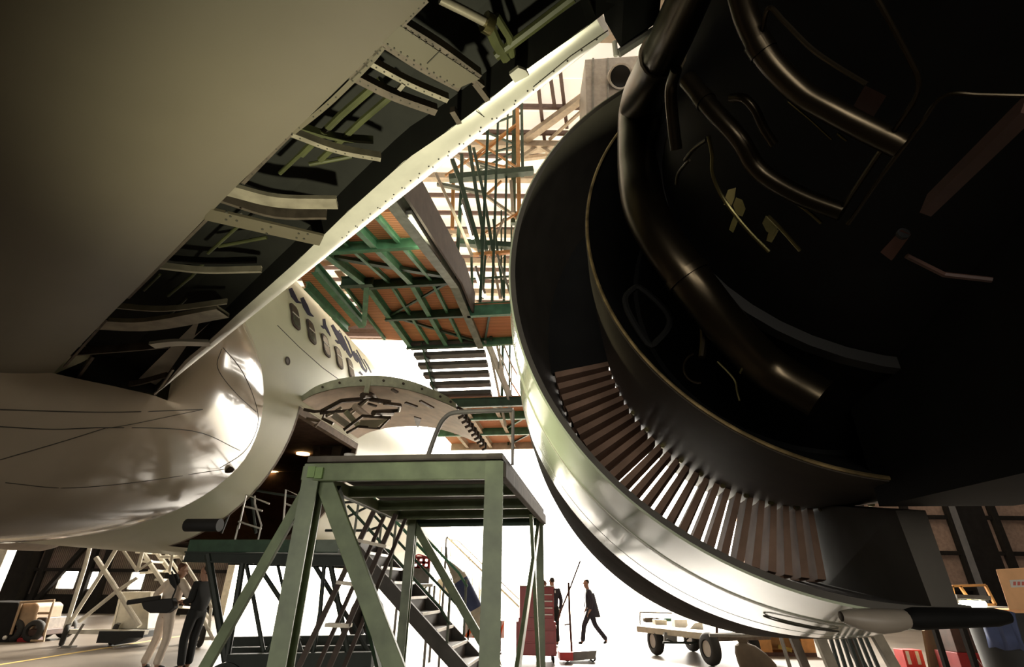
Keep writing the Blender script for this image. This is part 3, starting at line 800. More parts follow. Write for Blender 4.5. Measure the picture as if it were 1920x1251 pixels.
seam([(801, 119), (822, 98)], .004, par=pan)
strip([(757, 50), (825, 92), (900, 146)], 0.031, 'rib', RIBD, .004, .06, 10)
strip([(718, 84), (790, 130), (862, 168)], 0.031, 'rib', RIBD, .004, .06, 10)
strip([(690, 118), (765, 158), (840, 190)], 0.028, 'rib', RIBM, .02, .05, 10)
strip([(660, 145), (735, 182), (818, 212)], 0.043, 'rib', RIBD, .01, .05, 9)
strip([(748, 170), (757, 159)], 0.022, 'rib_link', RIBM, .012, .02)
strip([(545, 253), (630, 284), (714, 300)], 0.031, 'rib', RIBM, .01, .05, 8)
strip([(560, 243), (630, 262), (700, 268)], 0.019, 'rib', BAYG, .14, .05)
strip([(428, 358), (520, 380), (632, 383)], .10, 'bay_panel', RIBM, .01, .03)
strip([(412, 378), (515, 408), (612, 410)], 0.022, 'rib', RIBD, .05, .08)
strip([(385, 402), (480, 424), (603, 452)], .125, 'bay_panel', WINGP, -.004, .02, 0)
mb = MB()
for x, y in ((425, 400), (432, 408), (424, 414), (444, 416), (452, 402), (508, 428), (500, 440), (492, 432), (560, 440), (556, 448), (570, 450), (577, 441)): mb.disc(wp(x, y-2, -.006), WN, .008, .006, 8)
mb.build('rivet', SEAM, AIR, stuff=True)
strip([(295, 503), (385, 512), (490, 510)], 0.025, 'rib', RIBM, .02, .05)
strip([(310, 490), (400, 495), (480, 492)], 0.031, 'rib', BAYD, .15, .05)
strip([(212, 578), (310, 584), (425, 570)], 0.014, 'rib', RIBM, .02, .05)
strip([(172, 610), (280, 612), (418, 588)], .165, 'bay_panel', RIBM, .0, .04)
strip([(285, 650), (330, 645), (394, 646)], .095, 'bay_panel', LEADM, -.004, .03)
strip([(125, 668), (230, 660), (318, 652)], 0.019, 'rib', RIBD, .03, .08)
strip([(175, 670), (145, 712)], 0.025, 'rib', RIBD, .04, .06)
strip([(205, 730), (260, 722), (312, 708)], 0.025, 'rib', RIBD, .04, .06)
strip([(290, 742), (310, 716), (325, 694)], 0.019, 'bay_frame', RIBM, .0, .03)
for pts, r in (([(565, 290), (640, 215), (715, 150)], .022), ([(600, 300), (680, 225), (745, 170)], .02), ([(525, 325), (560, 292), (600, 255)], .014), ([(390, 475), (440, 430), (480, 395)], .013),
               ([(410, 462), (500, 445)], .014), ([(580, 308), (660, 293)], .014), ([(315, 555), (360, 518), (385, 490)], .013), ([(270, 545), (300, 515)], .01), ([(300, 610), (350, 560)], .009)):
    MB().tube([wp(x, y, .17) for x, y in pts], r, 8).build('actuator_rod', BAYG, AIR, True)
t_ = MB().tube([wp(x, y, .1) for x, y in ((825, -2), (870, 20), (912, 42))], .022, 10).build('torque_tube', RIBM, AIR, True)
MB().tube([wp(x, y, .1) for x, y in ((908, 40), (922, 48))], .05, 10).build('tube_coupling', PIPEB, t_, True)
for pts, r in (([(915, 45), (930, 80), (950, 110)], .03), ([(1075, -5), (990, 60), (930, 105)], .025), ([(930, 30), (955, 70), (960, 105)], .02)):
    MB().tube([wp(x, y, .12) for x, y in pts], r, 8).build('control_linkage', BAYG, AIR, True)
for a, b in (((890, 152), (915, 185)), ((848, 205), (862, 228)), ((905, 160), (880, 140))):
    MB().bar(wp(*a, .03), wp(*b, .03), .03, .04).build('bracket', RIBD, AIR)
# nose landing gear beyond the steps
c = onZ(683, 1196, 0)
for k in (-1, 1):
    w = MB().wheel(c+R_*.24*k+Z*.52, R_, .52, .34).build('nose_wheel', TYRE, AIR, True)
    MB().disc(c+R_*(.24*k+.17*k)+Z*.52, R_, .26, .05, 20).build('wheel_hub', HUBM, AIR)
MB().tube([c+Z*.5, c+Z*1.4, c+Z*2.2-A*.15], .11).build('gear_leg', GREYM, AIR, True)
MB().tube([c+Z*.9+A*.2, c+Z*1.5+A*.3, c+Z*2.2+A*1.0], .06).build('drag_strut', GREYM, AIR, True)
MB().bar(c+R_*.3+Z*.52, c-R_*.3+Z*.52, .12).build('axle', GREYM, AIR)
# the far engine, a dark rounded shape under the belly at the left
cf = onA(8, 985, 9.0)
rows = [[cf+A*a+(R_*math.cos(2*PI*j/24)+Z*math.sin(2*PI*j/24))*q for j in range(24)] for a, q in ((-1.2, .1), (-1.0, .28), (-.4, .38), (.3, .42), (.9, .40), (1.1, .34), (1.0, .28))]
MB().grid(rows, closed=True).build('far_engine', mat('shaded far cowl', (.2, .16, .13), .5), AIR, True)

# ---- the near engine: fan cowl with inlet, fan duct, vanes, core and pipes
ER, EZ = 1.12, 2.78
def E_(a, q, th, r0=0, z0=0):
    t = math.radians(th); return P(a, ER+r0+q*math.cos(t), EZ-.07*(a-2)+z0+q*math.sin(t))
T0, T1 = 72, 274
def lathe(pr, t0=0, t1=360, n=96):
    full = t1-t0 >= 360
    return MB().grid([[E_(a, q, t0+(t1-t0)*j/n) for j in range(n if full else n+1)] for a, q in pr], closed=full)
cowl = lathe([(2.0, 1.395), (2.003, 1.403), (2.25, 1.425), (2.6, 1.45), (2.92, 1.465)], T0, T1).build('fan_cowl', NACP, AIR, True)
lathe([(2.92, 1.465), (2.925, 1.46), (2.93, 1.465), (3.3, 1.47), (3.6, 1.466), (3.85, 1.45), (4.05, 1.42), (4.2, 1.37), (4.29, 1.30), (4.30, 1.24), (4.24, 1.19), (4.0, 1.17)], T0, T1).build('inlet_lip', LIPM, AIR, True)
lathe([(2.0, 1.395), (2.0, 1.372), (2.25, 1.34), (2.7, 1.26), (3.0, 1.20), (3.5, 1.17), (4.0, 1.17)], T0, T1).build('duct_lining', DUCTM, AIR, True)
for a in (2.32,): lathe([(a, 1.428), (a, 1.4345), (a+.012, 1.4355), (a+.012, 1.43)], T0, T1).build('cowl_seam', mat('seam light', (.42, .42, .34), .4), cowl, True)
lathe([(2.72, 1.4545), (2.72, 1.457), (2.724, 1.457), (2.724, 1.4548)], T0, T1).build('cowl_seam', mat('seam grey', (.30, .30, .25), .4), cowl, True)
# a small hatch outline low on the cowl
mb = MB(); pts = []
for k in range(33):
    t = 2*PI*k/32; pts.append(E_(2.48+.05*math.sin(t), 1.4475, -100.5+5.5*math.cos(t)))
MB().tube(pts, .003, 5).build('hatch_outline', SEAM, cowl)
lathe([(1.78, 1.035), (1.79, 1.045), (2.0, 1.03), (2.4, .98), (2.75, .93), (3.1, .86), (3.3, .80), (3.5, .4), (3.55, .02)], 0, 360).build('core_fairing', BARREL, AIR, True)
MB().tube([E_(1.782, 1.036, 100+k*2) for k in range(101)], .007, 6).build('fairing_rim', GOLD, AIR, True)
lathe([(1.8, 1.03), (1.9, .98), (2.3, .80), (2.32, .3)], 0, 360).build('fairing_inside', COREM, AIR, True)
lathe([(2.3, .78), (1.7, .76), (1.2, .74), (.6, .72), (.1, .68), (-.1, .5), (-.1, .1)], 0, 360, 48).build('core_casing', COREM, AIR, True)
for a, q in ((1.55, .79),): lathe([(a-.02, q-.05), (a-.02, q), (a+.02, q), (a+.02, q-.05)], 0, 360, 48).build('casing_flange', mat('dark flange', (.010, .009, .007), .6), AIR, True)
mb = MB(); mb.box8([P(-.4, .86, 1.63), P(-.4, 1.38, 1.63), P(1.9, 1.38, 1.70), P(1.9, .98, 1.70), P(-.4, .86, 2.3), P(-.4, 1.38, 2.3), P(1.9, 1.38, 2.3), P(1.9, .98, 2.3)]); mb.build('keel_beam', COREM, AIR)
mb = MB(); mb.box8([P(2.0, 1.10, 1.40), P(2.0, 1.18, 1.40), P(3.2, 1.19, 1.32), P(3.2, 1.10, 1.32), P(2.0, 1.08, 1.70), P(2.0, 1.175, 1.70), P(3.2, 1.19, 1.9), P(3.2, 1.10, 1.9)]); mb.build('lower_bifurcation', DUCTM, AIR)
mb = MB(); mb.grid([[E_(2.70+e, q, 72+k*3) for k in range(40)] for e, q in ((0, .9), (0, 1.27), (.03, 1.27), (.03, .9))]); mb.build('light_leak_block', COREM, AIR)  # added sector that stops daylight leaking through the duct
for th in [190+3.15*k for k in range(26)]:
    mb = MB(); rows = []
    for k in range(6):
        q = .945+(1.245-.945)*k/5; a0, a1 = 2.64, 2.79; w_ = 1.95
        rows.append([E_(a0, q, th), E_((a0+a1)/2, q, th+.32), E_(a1, q, th+.1), E_(a1, q, th+w_), E_((a0+a1)/2, q, th+w_+.30), E_(a0, q, th+w_*.8)])
    mb.grid(rows, closed=True); mb.build('guide_vane', VANEM, AIR, True)
for k in range(12):
    t = 210+k*6.5; MB().disc(E_(2.6, .955, t), A, .012, .02, 8).build('vane_bolt', PIPEB, AIR)
# keel fairing beneath
rows = []
for k in range(13):
    t = k/12; p = P(2.0, .82+t*.22, 1.375-.010*math.sin(PI*t)); q = .036*math.sin(PI*(.06+.86*t))**.5
    rows.append([p+(A*math.cos(2*PI*j/14)*1.3+Z*math.sin(2*PI*j/14))*q for j in range(14)])
mb = MB(); mb.grid(rows, closed=True); kf = mb.build('keel_fairing', mat('grey keel fairing', (.30, .26, .21), .5), AIR, True)
rows = []
for k in range(9):
    t = k/8; p = P(2.0, 1.0+t*.31, 1.372+.01*t); q = .034*(1-.25*t)*(1 if 0 < k < 8 else .7)
    rows.append([p+(A*math.cos(2*PI*j/14)*1.3+Z*math.sin(2*PI*j/14))*q for j in range(14)])
mb = MB(); mb.grid(rows, closed=True); mb.f += [tuple(range(14)), tuple(range(len(mb.v)-14, len(mb.v)))]; mb.build('keel_arm', COREM, AIR, True)
# pylon between core and wing
mb = MB(); mb.box8([P(-2.5, 1.0, 3.3), P(-2.5, 1.3, 3.3), P(2.6, 1.28, 3.5), P(2.6, 1.02, 3.5), P(-2.5, 1.0, 4.3), P(-2.5, 1.3, 4.3), P(2.1, 1.28, 4.15), P(2.1, 1.02, 4.15)])
mb.build('pylon', COREM, AIR)
mb = MB(); q = [EYE+ray(x, y)*.0026 for x, y in ((1135, 40), (1165, 92), (1235, 40), (1230, -60), (1110, -60))]; mb.prism(q, -A*.3+Z*.05); mb.build('pylon_fillet', COREM, AIR)
MB().tube([EYE+ray(1160, 100)*.0026, EYE+ray(1230, 55)*.0026], .02, 8).build('drain_tube', GREYM, AIR, True)
MB().tube([EYE+ray(1152, 78)*.0026, EYE+ray(1155, 105)*.0026], .012, 8).build('drain_stub', TAPEW, AIR, True)
# pipes and ducts round the core
QC = .84
def oncyl(x, y, q):
    d = ray(x, y); dr, dz = d.dot(R_), d.z; A2 = dr*dr+dz*dz; B = -(dr*ER+dz*(EZ-EYE.z)); C = ER**2+(EZ-EYE.z)**2-q*q
    D = B*B-A2*C
    return None if D < 0 else (-B-math.sqrt(D))/A2*d.dot(A)
def onC(x, y, q=.80):
    ac = oncyl(x, y, q); return onA(x, y, ac if ac is not None and ac < 1.66 else 1.6)
def pipe(pts, wpx, a0, a1, name='bleed_duct', mt=PIPEM, n=14, clamps=()):
    q = []
    for i, (x, y) in enumerate(pts):
        a = a0+(a1-a0)*i/(len(pts)-1); ac = oncyl(x, y, QC)
        q.append(onA(x, y, ac if ac is not None and ac < 1.66 else max(a, 1.6)))
    qs = spline(q, 6); rs = [wpx/2*(p-EYE).dot(FWD)/FPX for p in qs]; r = rs[len(rs)//2]; o = MB().tube(qs, rs, n).build(name, mt, AIR, True)
    for t in clamps:
        i = int(t*(len(qs)-2)); ax = (qs[i+1]-qs[i])
        MB().disc(qs[i], ax, rs[i]*1.10, .025, 18, rs[i]*.85).build('pipe_clamp', PIPEM, o, True)
    return o
pipe([(1318, -60), (1290, 0), (1262, 62), (1230, 130), (1202, 200), (1198, 300), (1206, 380), (1240, 450), (1300, 532), (1370, 620), (1440, 690), (1540, 750)], 80, 1.62, 1.50, clamps=(.26, .73))
pipe([(1268, 130), (1258, 170), (1262, 230), (1268, 280)], 22, 1.60, 1.60, 'small_duct')
MB().ball(onA(1283, 142, 1.6), .035, .035, .035).build('duct_joint', PIPEM, AIR, True)
pipe([(1290, 150), (1335, 205), (1385, 260), (1415, 310), (1450, 340), (1510, 372), (1580, 398)], 34, 1.45, 1.25, clamps=(.12,))
pipe([(1385, -20), (1405, 45), (1440, 110), (1500, 172), (1560, 208), (1620, 240), (1690, 275)], 46, 1.25, 1.05, clamps=(.3,))
pipe([(1428, 60), (1442, 15), (1470, 40), (1520, 90), (1570, 125), (1625, 158)], 9, 1.2, 1.05, 'oil_pipe', PIPEM, 8)
pipe([(1372, 184), (1395, 185), (1415, 205), (1432, 240), (1452, 272)], 17, 1.35, 1.30, 'oil_pipe', PIPEM, 10)
pipe([(1635, -20), (1668, 40), (1705, 110), (1722, 150), (1716, 185), (1680, 240), (1620, 330), (1570, 405)], 10, .95, 1.15, 'support_rail', PIPEM, 8)
pipe([(1930, 180), (1840, 178), (1785, 176), (1755, 192), (1725, 235), (1660, 320), (1590, 420)], 8, .95, 1.15, 'support_rail', PIPEM, 8)
pipe([(1328, 255), (1335, 290), (1336, 325), (1352, 365), (1380, 405), (1410, 440), (1442, 472)], 7, 1.5, 1.45, 'fuel_pipe', PIPEB, 8)
pipe([(1325, 262), (1300, 280), (1285, 300)], 8, 1.5, 1.5, 'fuel_pipe', PIPEM, 8)
pipe([(1292, 300), (1272, 325), (1268, 345)], 6, 1.5, 1.5, 'fuel_pipe', PIPEM, 8)
pipe([(1440, 405), (1465, 430), (1500, 470)], 7, 1.3, 1.3, 'fuel_pipe', PIPEB, 8)
pipe([(1494, 380), (1520, 400), (1540, 418)], 7, 1.3, 1.3, 'fuel_pipe', PIPEB, 8)
pipe([(1478, 190), (1520, 225), (1560, 262)], 4, 1.15, 1.1, 'fuel_pipe', PIPEB, 6)
pipe([(1570, 250), (1588, 264)], 5, 1.1, 1.1, 'fuel_pipe', PIPEB, 6)
pipe([(1318, 600), (1319, 640), (1316, 670)], 13, 1.62, 1.62, 'drain_pipe', PIPEM, 8)
pipe([(1345, 678), (1365, 698), (1378, 715), (1382, 735), (1387, 752)], 4, 1.6, 1.6, 'wire_bundle', PIPEB, 6)
pipe([(1392, 690), (1387, 700)], 4, 1.6, 1.6, 'wire_bundle', PIPEB, 6)
mb = MB()
for k in range(13):
    t = math.radians(110+k*14)
    if k: mb.tube([onA(1310+28*math.cos(tp), 690-28*math.sin(tp), 1.62), onA(1310+28*math.cos(t), 690-28*math.sin(t), 1.62)], .004, 6)
    tp = t
mb.build('drain_mast_ring', PIPEM, AIR)
for pts in (((1365, 356), (1380, 352), (1377, 372), (1362, 370)), ((1380, 370), (1392, 375), (1398, 392), (1386, 388)), ((1376, 405), (1385, 410), (1380, 424), (1372, 418)), ((1447, 425), (1460, 432), (1454, 442), (1444, 438)), ((1436, 404), (1448, 412), (1458, 428), (1444, 420))):
    mb = MB(); mb.prism([onC(x, y) for x, y in pts], A*.03); mb.build('pipe_bracket', PIPEB, AIR)
mb = MB(); mb.prism([onC(x, y) for x, y in ((1622, 160), (1662, 180), (1645, 205), (1612, 188))], A*.05).build('pipe_bracket', PIPER, AIR)
MB().bar(onC(1935, 195), onC(1742, 385), .05, .02, A).build('door_stay', PIPER, AIR)
mb = MB(); mb.prism([onC(x, y) for x, y in ((1655, 468), (1690, 430), (1708, 440), (1676, 484))], A*.01).build('warning_tag', TAGM, AIR)
MB().disc(onC(1692, 440)-A*.002, A, .012, .008, 16).build('tag_hole', BLACK, AIR)
MB().tube([onC(1700, 480), onC(1770, 515), onC(1860, 525)], .006, 6).build('support_rail', PIPER, AIR)
q = [onA(x, y, 1.70) for x, y in ((1183, 545), (1200, 540), (1245, 580), (1255, 610), (1232, 640), (1215, 645), (1180, 590), (1172, 560), (1183, 545))]
MB().tube(q, .012, 6, 3).build('access_panel_edge', COREM, AIR)

# ---- the cargo door, swung up over its opening
pf = [(-4.92, 4.52), (-4.64, 4.71), (-4.12, 4.84), (-3.41, 4.84), (-2.8, 4.69), (-2.25, 4.43), (-2.05, 4.28)]
pts = spline([P(0, r, z) for r, z in pf], 5)
def dthick(i): t = i/(len(pts)-1); return .05+.13*math.sin(PI*min(1, .1+t*.85))
rows = []
for a in (OA0, OA0+.04, OA1-.04, OA1): rows.append([p+A*a for p in pts])
DO = MB()
up_ = [[p+A*a for p in pts] for a in (OA0, 9.0, 10.0, OA1)]
dn_ = [[p+A*a-Z*dthick(i)*1.0 for i, p in enumerate(pts)] for a in (OA0+.03, 9.0, 10.0, OA1-.03)]
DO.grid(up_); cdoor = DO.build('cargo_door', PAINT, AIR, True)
ed = MB()
ed.grid([up_[0], dn_[0]]); ed.build('door_edge', DOORE, cdoor)
MB().grid([up_[-1], dn_[-1]]).build('door_edge', DOORE, cdoor)
inn = MB(); inn.grid([[p-Z*.01 for p in r] for r in dn_]); inn.build('door_inner_skin', DOORIN, cdoor, True)
mb = MB(); i1 = len(pts)-1
mb.add([up_[0][i1], up_[-1][i1], dn_[-1][i1], dn_[0][i1]], [(0, 1, 2, 3)]); mb.build('door_lip', GRIME, cdoor)
for k in range(9):
    p = up_[0][i1]+A*(.15+k*.29)-Z*.02; MB().tube([p, p+R_*.10-Z*.06, p+R_*.10-Z*.16, p+R_*.02-Z*.2], .028, 8).build('latch_hook', GRIME, cdoor, True)
for k in range(8):
    i = 6+k*3; MB().disc(pts[i]+A*(OA0-.005)-Z*dthick(i)*.5, A, .022, .02, 10).build('edge_bolt', GRIME, cdoor)
i = len(pts)//2-2; mb = MB().bar(pts[i]+A*(OA0+.02)-Z*.02, pts[i]+A*(OA0+.02)-Z*.32-R_*.02, .09, .03, A); mb.build('hinge_strap', DOORE, cdoor)
for x0, y0, x1, y1, w in ((690, 757, 706, 762, 8), (735, 757, 752, 763, 9), (760, 755, 782, 763, 9), (788, 752, 812, 765, 9), (735, 730, 745, 736, 8)):
    MB().bar(onZ(x0, y0, 4.42), onZ(x1, y1, 4.40), .06, .03).build('inner_handle', GRIME, cdoor)
mb = MB(); mb.prism([onZ(x, y, 4.36) for x, y in ((776, 782), (790, 786), (784, 803), (780, 797))], Z*.02).build('door_tab', GRIME, cdoor)
# lifting gear under the door
def gb(pts, w, mt, nm, a=8.35, a2=None):
    q = [onA(x, y, a+((a2 or a)-a)*i/max(1, len(pts)-1)) for i, (x, y) in enumerate(pts)]
    return MB().tube(q, w, 8).build(nm, mt, cdoor, True)
for pts_, w, mt, a2 in (([(603, 772), (640, 752), (690, 748), (733, 755)], .045, GRIME, 8.9), ([(600, 775), (655, 770), (690, 748)], .03, GRIME, 8.6), ([(645, 806), (680, 780), (733, 784)], .03, GRIME, 8.7), ([(650, 812), (672, 800), (712, 803), (732, 782)], .025, GRIME, 8.7),
        ([(625, 778), (655, 800)], .06, TAPEW, 8.5), ([(648, 772), (672, 798)], .05, DOORE, 8.6), ([(665, 762), (690, 782)], .06, DOORIN, 8.8), ([(690, 750), (660, 775)], .02, RIBM, 8.6),
        ([(720, 756), (750, 760), (748, 770), (700, 772)], .035, GRIME, 9.2), ([(680, 742), (700, 740), (712, 752)], .06, GRIME, 9.2), ([(570, 768), (590, 772), (610, 770), (605, 785), (625, 795)], .03, GRIME, 8.5), ([(575, 785), (600, 790), (590, 800)], .03, HOLDF, 8.4),
        ([(612, 780), (622, 776), (640, 765)], .03, RIBM, 8.5), ([(700, 775), (735, 775)], .05, GRIME, 9.0)):
    gb(pts_, w, mt, 'lifting_gear', 8.35, a2)
mb = MB(); mb.prism([onA(x, y, 8.5) for x, y in ((676, 788), (726, 786), (706, 802), (672, 801))], A*.01).build('inspection_flap', CREAMB, cdoor)
# seams and small marks on the wing root fairing
def fdec(pts, w=.012, name='fairing_seam'):
    dg = bpy.context.evaluated_depsgraph_get(); q = []
    for x, y in spline2(pts, 6):
        d = ray(x, y).normalized(); l = fair.location+fair.parent.location if fair.parent else fair.location
        ok, loc, nor, _ = fair.ray_cast(EYE-l, d)
        if not ok: continue
        if nor.dot(d) > 0: nor = -nor
        q.append((loc+l, nor))
    if len(q) < 2: return
    rows = []
    for i, (p, n) in enumerate(q):
        t = (q[min(i+1, len(q)-1)][0]-q[max(i-1, 0)][0]).normalized(); s = t.cross(n).normalized()*w/2
        rows.append([p-s+n*.001, p+s+n*.001, p+s+n*.004, p-s+n*.004])
    MB().grid(rows, closed=True).build(name, SEAM, fair)
def spline2(pts, n): return [(p.x, p.y) for p in spline([V((x, y, 0)) for x, y in pts], n)]
fdec([(418, 652), (450, 690), (472, 735), (484, 780), (478, 815), (455, 850), (412, 878)])
fdec([(415, 655), (408, 690), (440, 735), (480, 772)], .008)
fdec([(0, 768), (200, 773), (380, 768)], .01); fdec([(0, 800), (100, 805), (200, 802), (360, 808), (450, 845)], .01)
fdec([(200, 802), (110, 830), (0, 862)], .008); fdec([(200, 803), (250, 795), (380, 768)], .006)
fdec([(10, 905), (120, 915), (250, 905), (420, 880)], .008)
dg = bpy.context.evaluated_depsgraph_get()
l = AIR.location; ok, loc, nor, _ = fair.ray_cast(EYE-l, ray(428, 881).normalized())
if ok: MB().ball(loc+l, .09, .06, .05, 10).build('belly_scoop', WINF, fair, True)
# ================================================================== GROUND EQUIPMENT
def lines(parent, specs, y=None, rnd=True):
    for pts, d, w, mt, nm in specs:
        q = [onY(px, py, d) for px, py in pts]
        mb = MB()
        if rnd: mb.tube(q, w/2, 8)
        else:
            for p, s in zip(q, q[1:]): mb.bar(p, s, w, w, Y)
        mb.build(nm, mt, parent, rnd)
def ftip(px, py, d):                          # the line's end on the floor below a sight line
    p = onY(px, py, d); return V((p.x, d, 0))
# stand of the added lamp on the floor under the wing
t = thing('added_lamp', 'added unseen grey work lamp on a low tripod on the floor under the wing', 'lamp', V((LAMP.x, LAMP.y, 0)))
b0 = LAMP-LDIR*.10
MB().bar(LAMP-LDIR*.14, LAMP-LDIR*.02, .24, .18).build('lamp_head', GREYM, t)
MB().tube([V((LAMP.x, LAMP.y, .12)), b0], .018).build('pole', GREYM, t, True)
for k in range(3):
    a = k*2.1+.3; MB().tube([V((LAMP.x, LAMP.y, .16)), V((LAMP.x+.28*math.cos(a), LAMP.y+.28*math.sin(a), .01))], .012).build('leg', GREYM, t, True)

# --- the green work stand in front
SZ = 2.2
FL, FR, BR, BL = [onZ(x, y, SZ) for x, y in ((575, 872), (942, 866), (1020, 966), (770, 970))]
WS = thing('work_stand', 'green steel work stand with a plank deck and crossed braces', 'work stand', V((FL+BR)/2)*1-Z*SZ)
def dn(p, z): return V((p.x, p.y, z))
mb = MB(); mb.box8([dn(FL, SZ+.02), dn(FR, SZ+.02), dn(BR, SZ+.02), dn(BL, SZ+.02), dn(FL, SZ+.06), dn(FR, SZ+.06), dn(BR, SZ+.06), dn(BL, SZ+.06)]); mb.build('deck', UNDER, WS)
def wb(p, q, w, h, mt=GREEN, nm='beam'): return MB().bar(p, q, w, h).build(nm, mt, WS, bevel=.006)
hz = Z*.055
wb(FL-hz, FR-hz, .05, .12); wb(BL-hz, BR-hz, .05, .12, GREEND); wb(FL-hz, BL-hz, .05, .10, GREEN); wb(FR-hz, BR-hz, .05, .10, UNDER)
for t_ in (.28, .55, .8): wb(FL.lerp(BL, t_)-hz*.9, FR.lerp(BR, t_)-hz*.9, .06, .09, GREEN, 'joist')
def leg(p, w=.11):
    MB().angle(dn(p, 0), dn(p, SZ), w, .014, Y).build('leg', GREEN, WS)
    MB().bar(dn(p, .0), dn(p, .02), w*1.6, w*1.6, Y).build('foot_plate', GREEN, WS)
ins = lambda p, dx, dy: p+R_*dx+A*dy
fl_, fr_, br_, bl_ = ins(FL, .05, .05), ins(FR, -.06, .05), ins(BR, -.05, -.05), ins(BL, .05, -.05)
for p, w in ((fl_, .14), (fr_, .15), (br_, .10), (bl_, .12)):
    MB().ibeam(dn(p, .02), dn(p, SZ), w*.8, w, .014, Y).build('leg', GREEN, WS)
    MB().box(dn(p, .01), w*1.8, w*1.8, .02).build('foot_plate', GREEN, WS)
def brace(p, q, w=.09, mt=GREEN): MB().bar(p, q, .035, w, (Z if abs((q-p).normalized().z) < .95 else Y)).build('brace', mt, WS, bevel=.004)
brace(dn(fl_+R_*.05, SZ-.06), dn(fr_, .05), .12)
pl_ = onp(560, 895, A, fl_.dot(A)-.02); ql_ = onp(370, 1251, A, fl_.dot(A)-.02); d = (ql_-pl_); ql_ = pl_+d*((pl_.z-.03)/(pl_.z-ql_.z))
brace(dn(fl_, SZ-.06), ql_, .07)
MB().box(dn(ql_, .015), .16, .16, .03).build('foot_plate', GREEN, WS)
brace(dn(br_, SZ-.06), dn(fr_, .06), .10, GREEN); brace(dn(fr_.lerp(br_, .72), SZ-.08), dn(br_, .1), .07, GREEN)
brace(dn(bl_, SZ-.06), dn(br_, .06), .09, GREEN); brace(dn(fl_.lerp(bl_, .15), SZ-.08), dn(bl_, .08), .07, GREEND)
for x, y in ((584, 886), (598, 888)):
    p = onp(x, y, A, fl_.dot(A)-.09); MB().bar(p-Z*.035, p+Z*.04, .05, .02, Y).build('weld_plate', mat('bright green weld', (.20, .32, .10), .5), WS)
c0 = FL.lerp(FR, .60)+A*.35
q = [onp(x, y, A, c0.dot(A)) for x, y in ((797, 862), (812, 828), (824, 798), (836, 782), (852, 774), (900, 771), (962, 769))]
q[0].z = SZ+.05
MB().tube(q, .018, 10, 3).build('handrail', GREYM, WS, True)
MB().box(dn(q[0], SZ+.075), .08, .08, .05).build('rail_socket', GREYM, WS)
MB().tube([q[-1], dn(q[-1], SZ+.05)], .012, 8).build('rail_post', ALU, WS, True)
p = onp(655, 862, A, FL.dot(A)+.4); p.z = SZ+.06
mb = MB(); mb.grid([[p+V((r_*math.cos(2*PI*j/20), r_*math.sin(2*PI*j/20), z)) for j in range(20)] for z, r_ in ((0, .01), (0, .036), (.105, .046), (.105, .040), (.02, .034), (.02, .01))], closed=True)
solo(mb, 'plastic_tub', mat('white plastic', (.75, .73, .68), .5), 'small white plastic tub standing on the green work stand deck', 'tub', p, smooth=True)

# --- the dark boarding stair behind the stand
SA = 7.3
def sp(x, y, da=0.0): return onA(x, y, SA+da)
top = sp(630, 1012); bot_px = (872, 1292)
b_ = sp(*bot_px); dirn = (b_-top); nst = int(round(top.z/.185))
BS = thing('boarding_stair', 'dark green mobile stair with a boxed deck, closed steps and braced tube legs', 'stairs', V((top.x, top.y, 0)))
DW = 1.0; run = (b_.dot(R_)-top.dot(R_))/(top.z-b_.z)
def st(z, off=0.0, da=0.0): return P(SA+da, top.dot(R_)+(top.z-z)*run+off, z)
mb = MB(); z_end = .0
for da, nm in ((0, 'stringer'), (DW, 'stringer')):
    mb = MB(); mb.box8([st(top.z-.02, 0, da-.03), st(top.z-.02, 0, da+.03), st(.02, .05, da+.03), st(.02, .05, da-.03), st(top.z-.02, .28, da-.03), st(top.z-.02, .28, da+.03), st(.05, .30, da+.03), st(.05, .30, da-.03)])
    mb.build(nm, STEP, BS)
for k in range(1, nst):
    z = top.z-k*top.z/nst; x = (top.z-z)*run
    p0 = P(SA+.03, top.dot(R_)+x+.02, z); ru = top.z/nst*run
    s_ = MB(); s_.box8([p0, p0+R_*(ru+.03), p0+R_*(ru+.03)+A*(DW-.06), p0+A*(DW-.06), p0+Z*.03, p0+R_*(ru+.03)+Z*.03, p0+R_*(ru+.03)+A*(DW-.06)+Z*.03, p0+A*(DW-.06)+Z*.03])
    o = s_.build('step', STEP, BS)
    MB().box8([p0+R_*(ru+.02), p0+R_*(ru+.035), p0+R_*(ru+.035)+A*(DW-.06), p0+R_*(ru+.02)+A*(DW-.06), p0+R_*(ru+.02)+Z*.035, p0+R_*(ru+.035)+Z*.035, p0+R_*(ru+.035)+A*(DW-.06)+Z*.035, p0+R_*(ru+.02)+A*(DW-.06)+Z*.035]).build('nosing', ALU, o)
    MB().box8([p0+Z*.03, p0+R_*.012+Z*.03, p0+R_*.012+A*(DW-.06)+Z*.03, p0+A*(DW-.06)+Z*.03, p0+Z*top.z/nst, p0+R_*.012+Z*top.z/nst, p0+R_*.012+A*(DW-.06)+Z*top.z/nst, p0+A*(DW-.06)+Z*top.z/nst]).build('riser', STEP, o)
for da in (0.0, DW):
    for h in (.45, .88):
        MB().tube([st(top.z, .1, da)+Z*h, st(.75, .1, da)+Z*h, st(.68, .16, da)+Z*(h-.12)], .02, 8).build('handrail', GREENB if h > .5 else GREEND, BS, True)
    for z in (top.z-.1, 1.4, .68): MB().tube([st(z, .14, da)+Z*.02, st(z, .14, da)+Z*.86], .018, 8).build('rail_post', GREYB, BS, True)
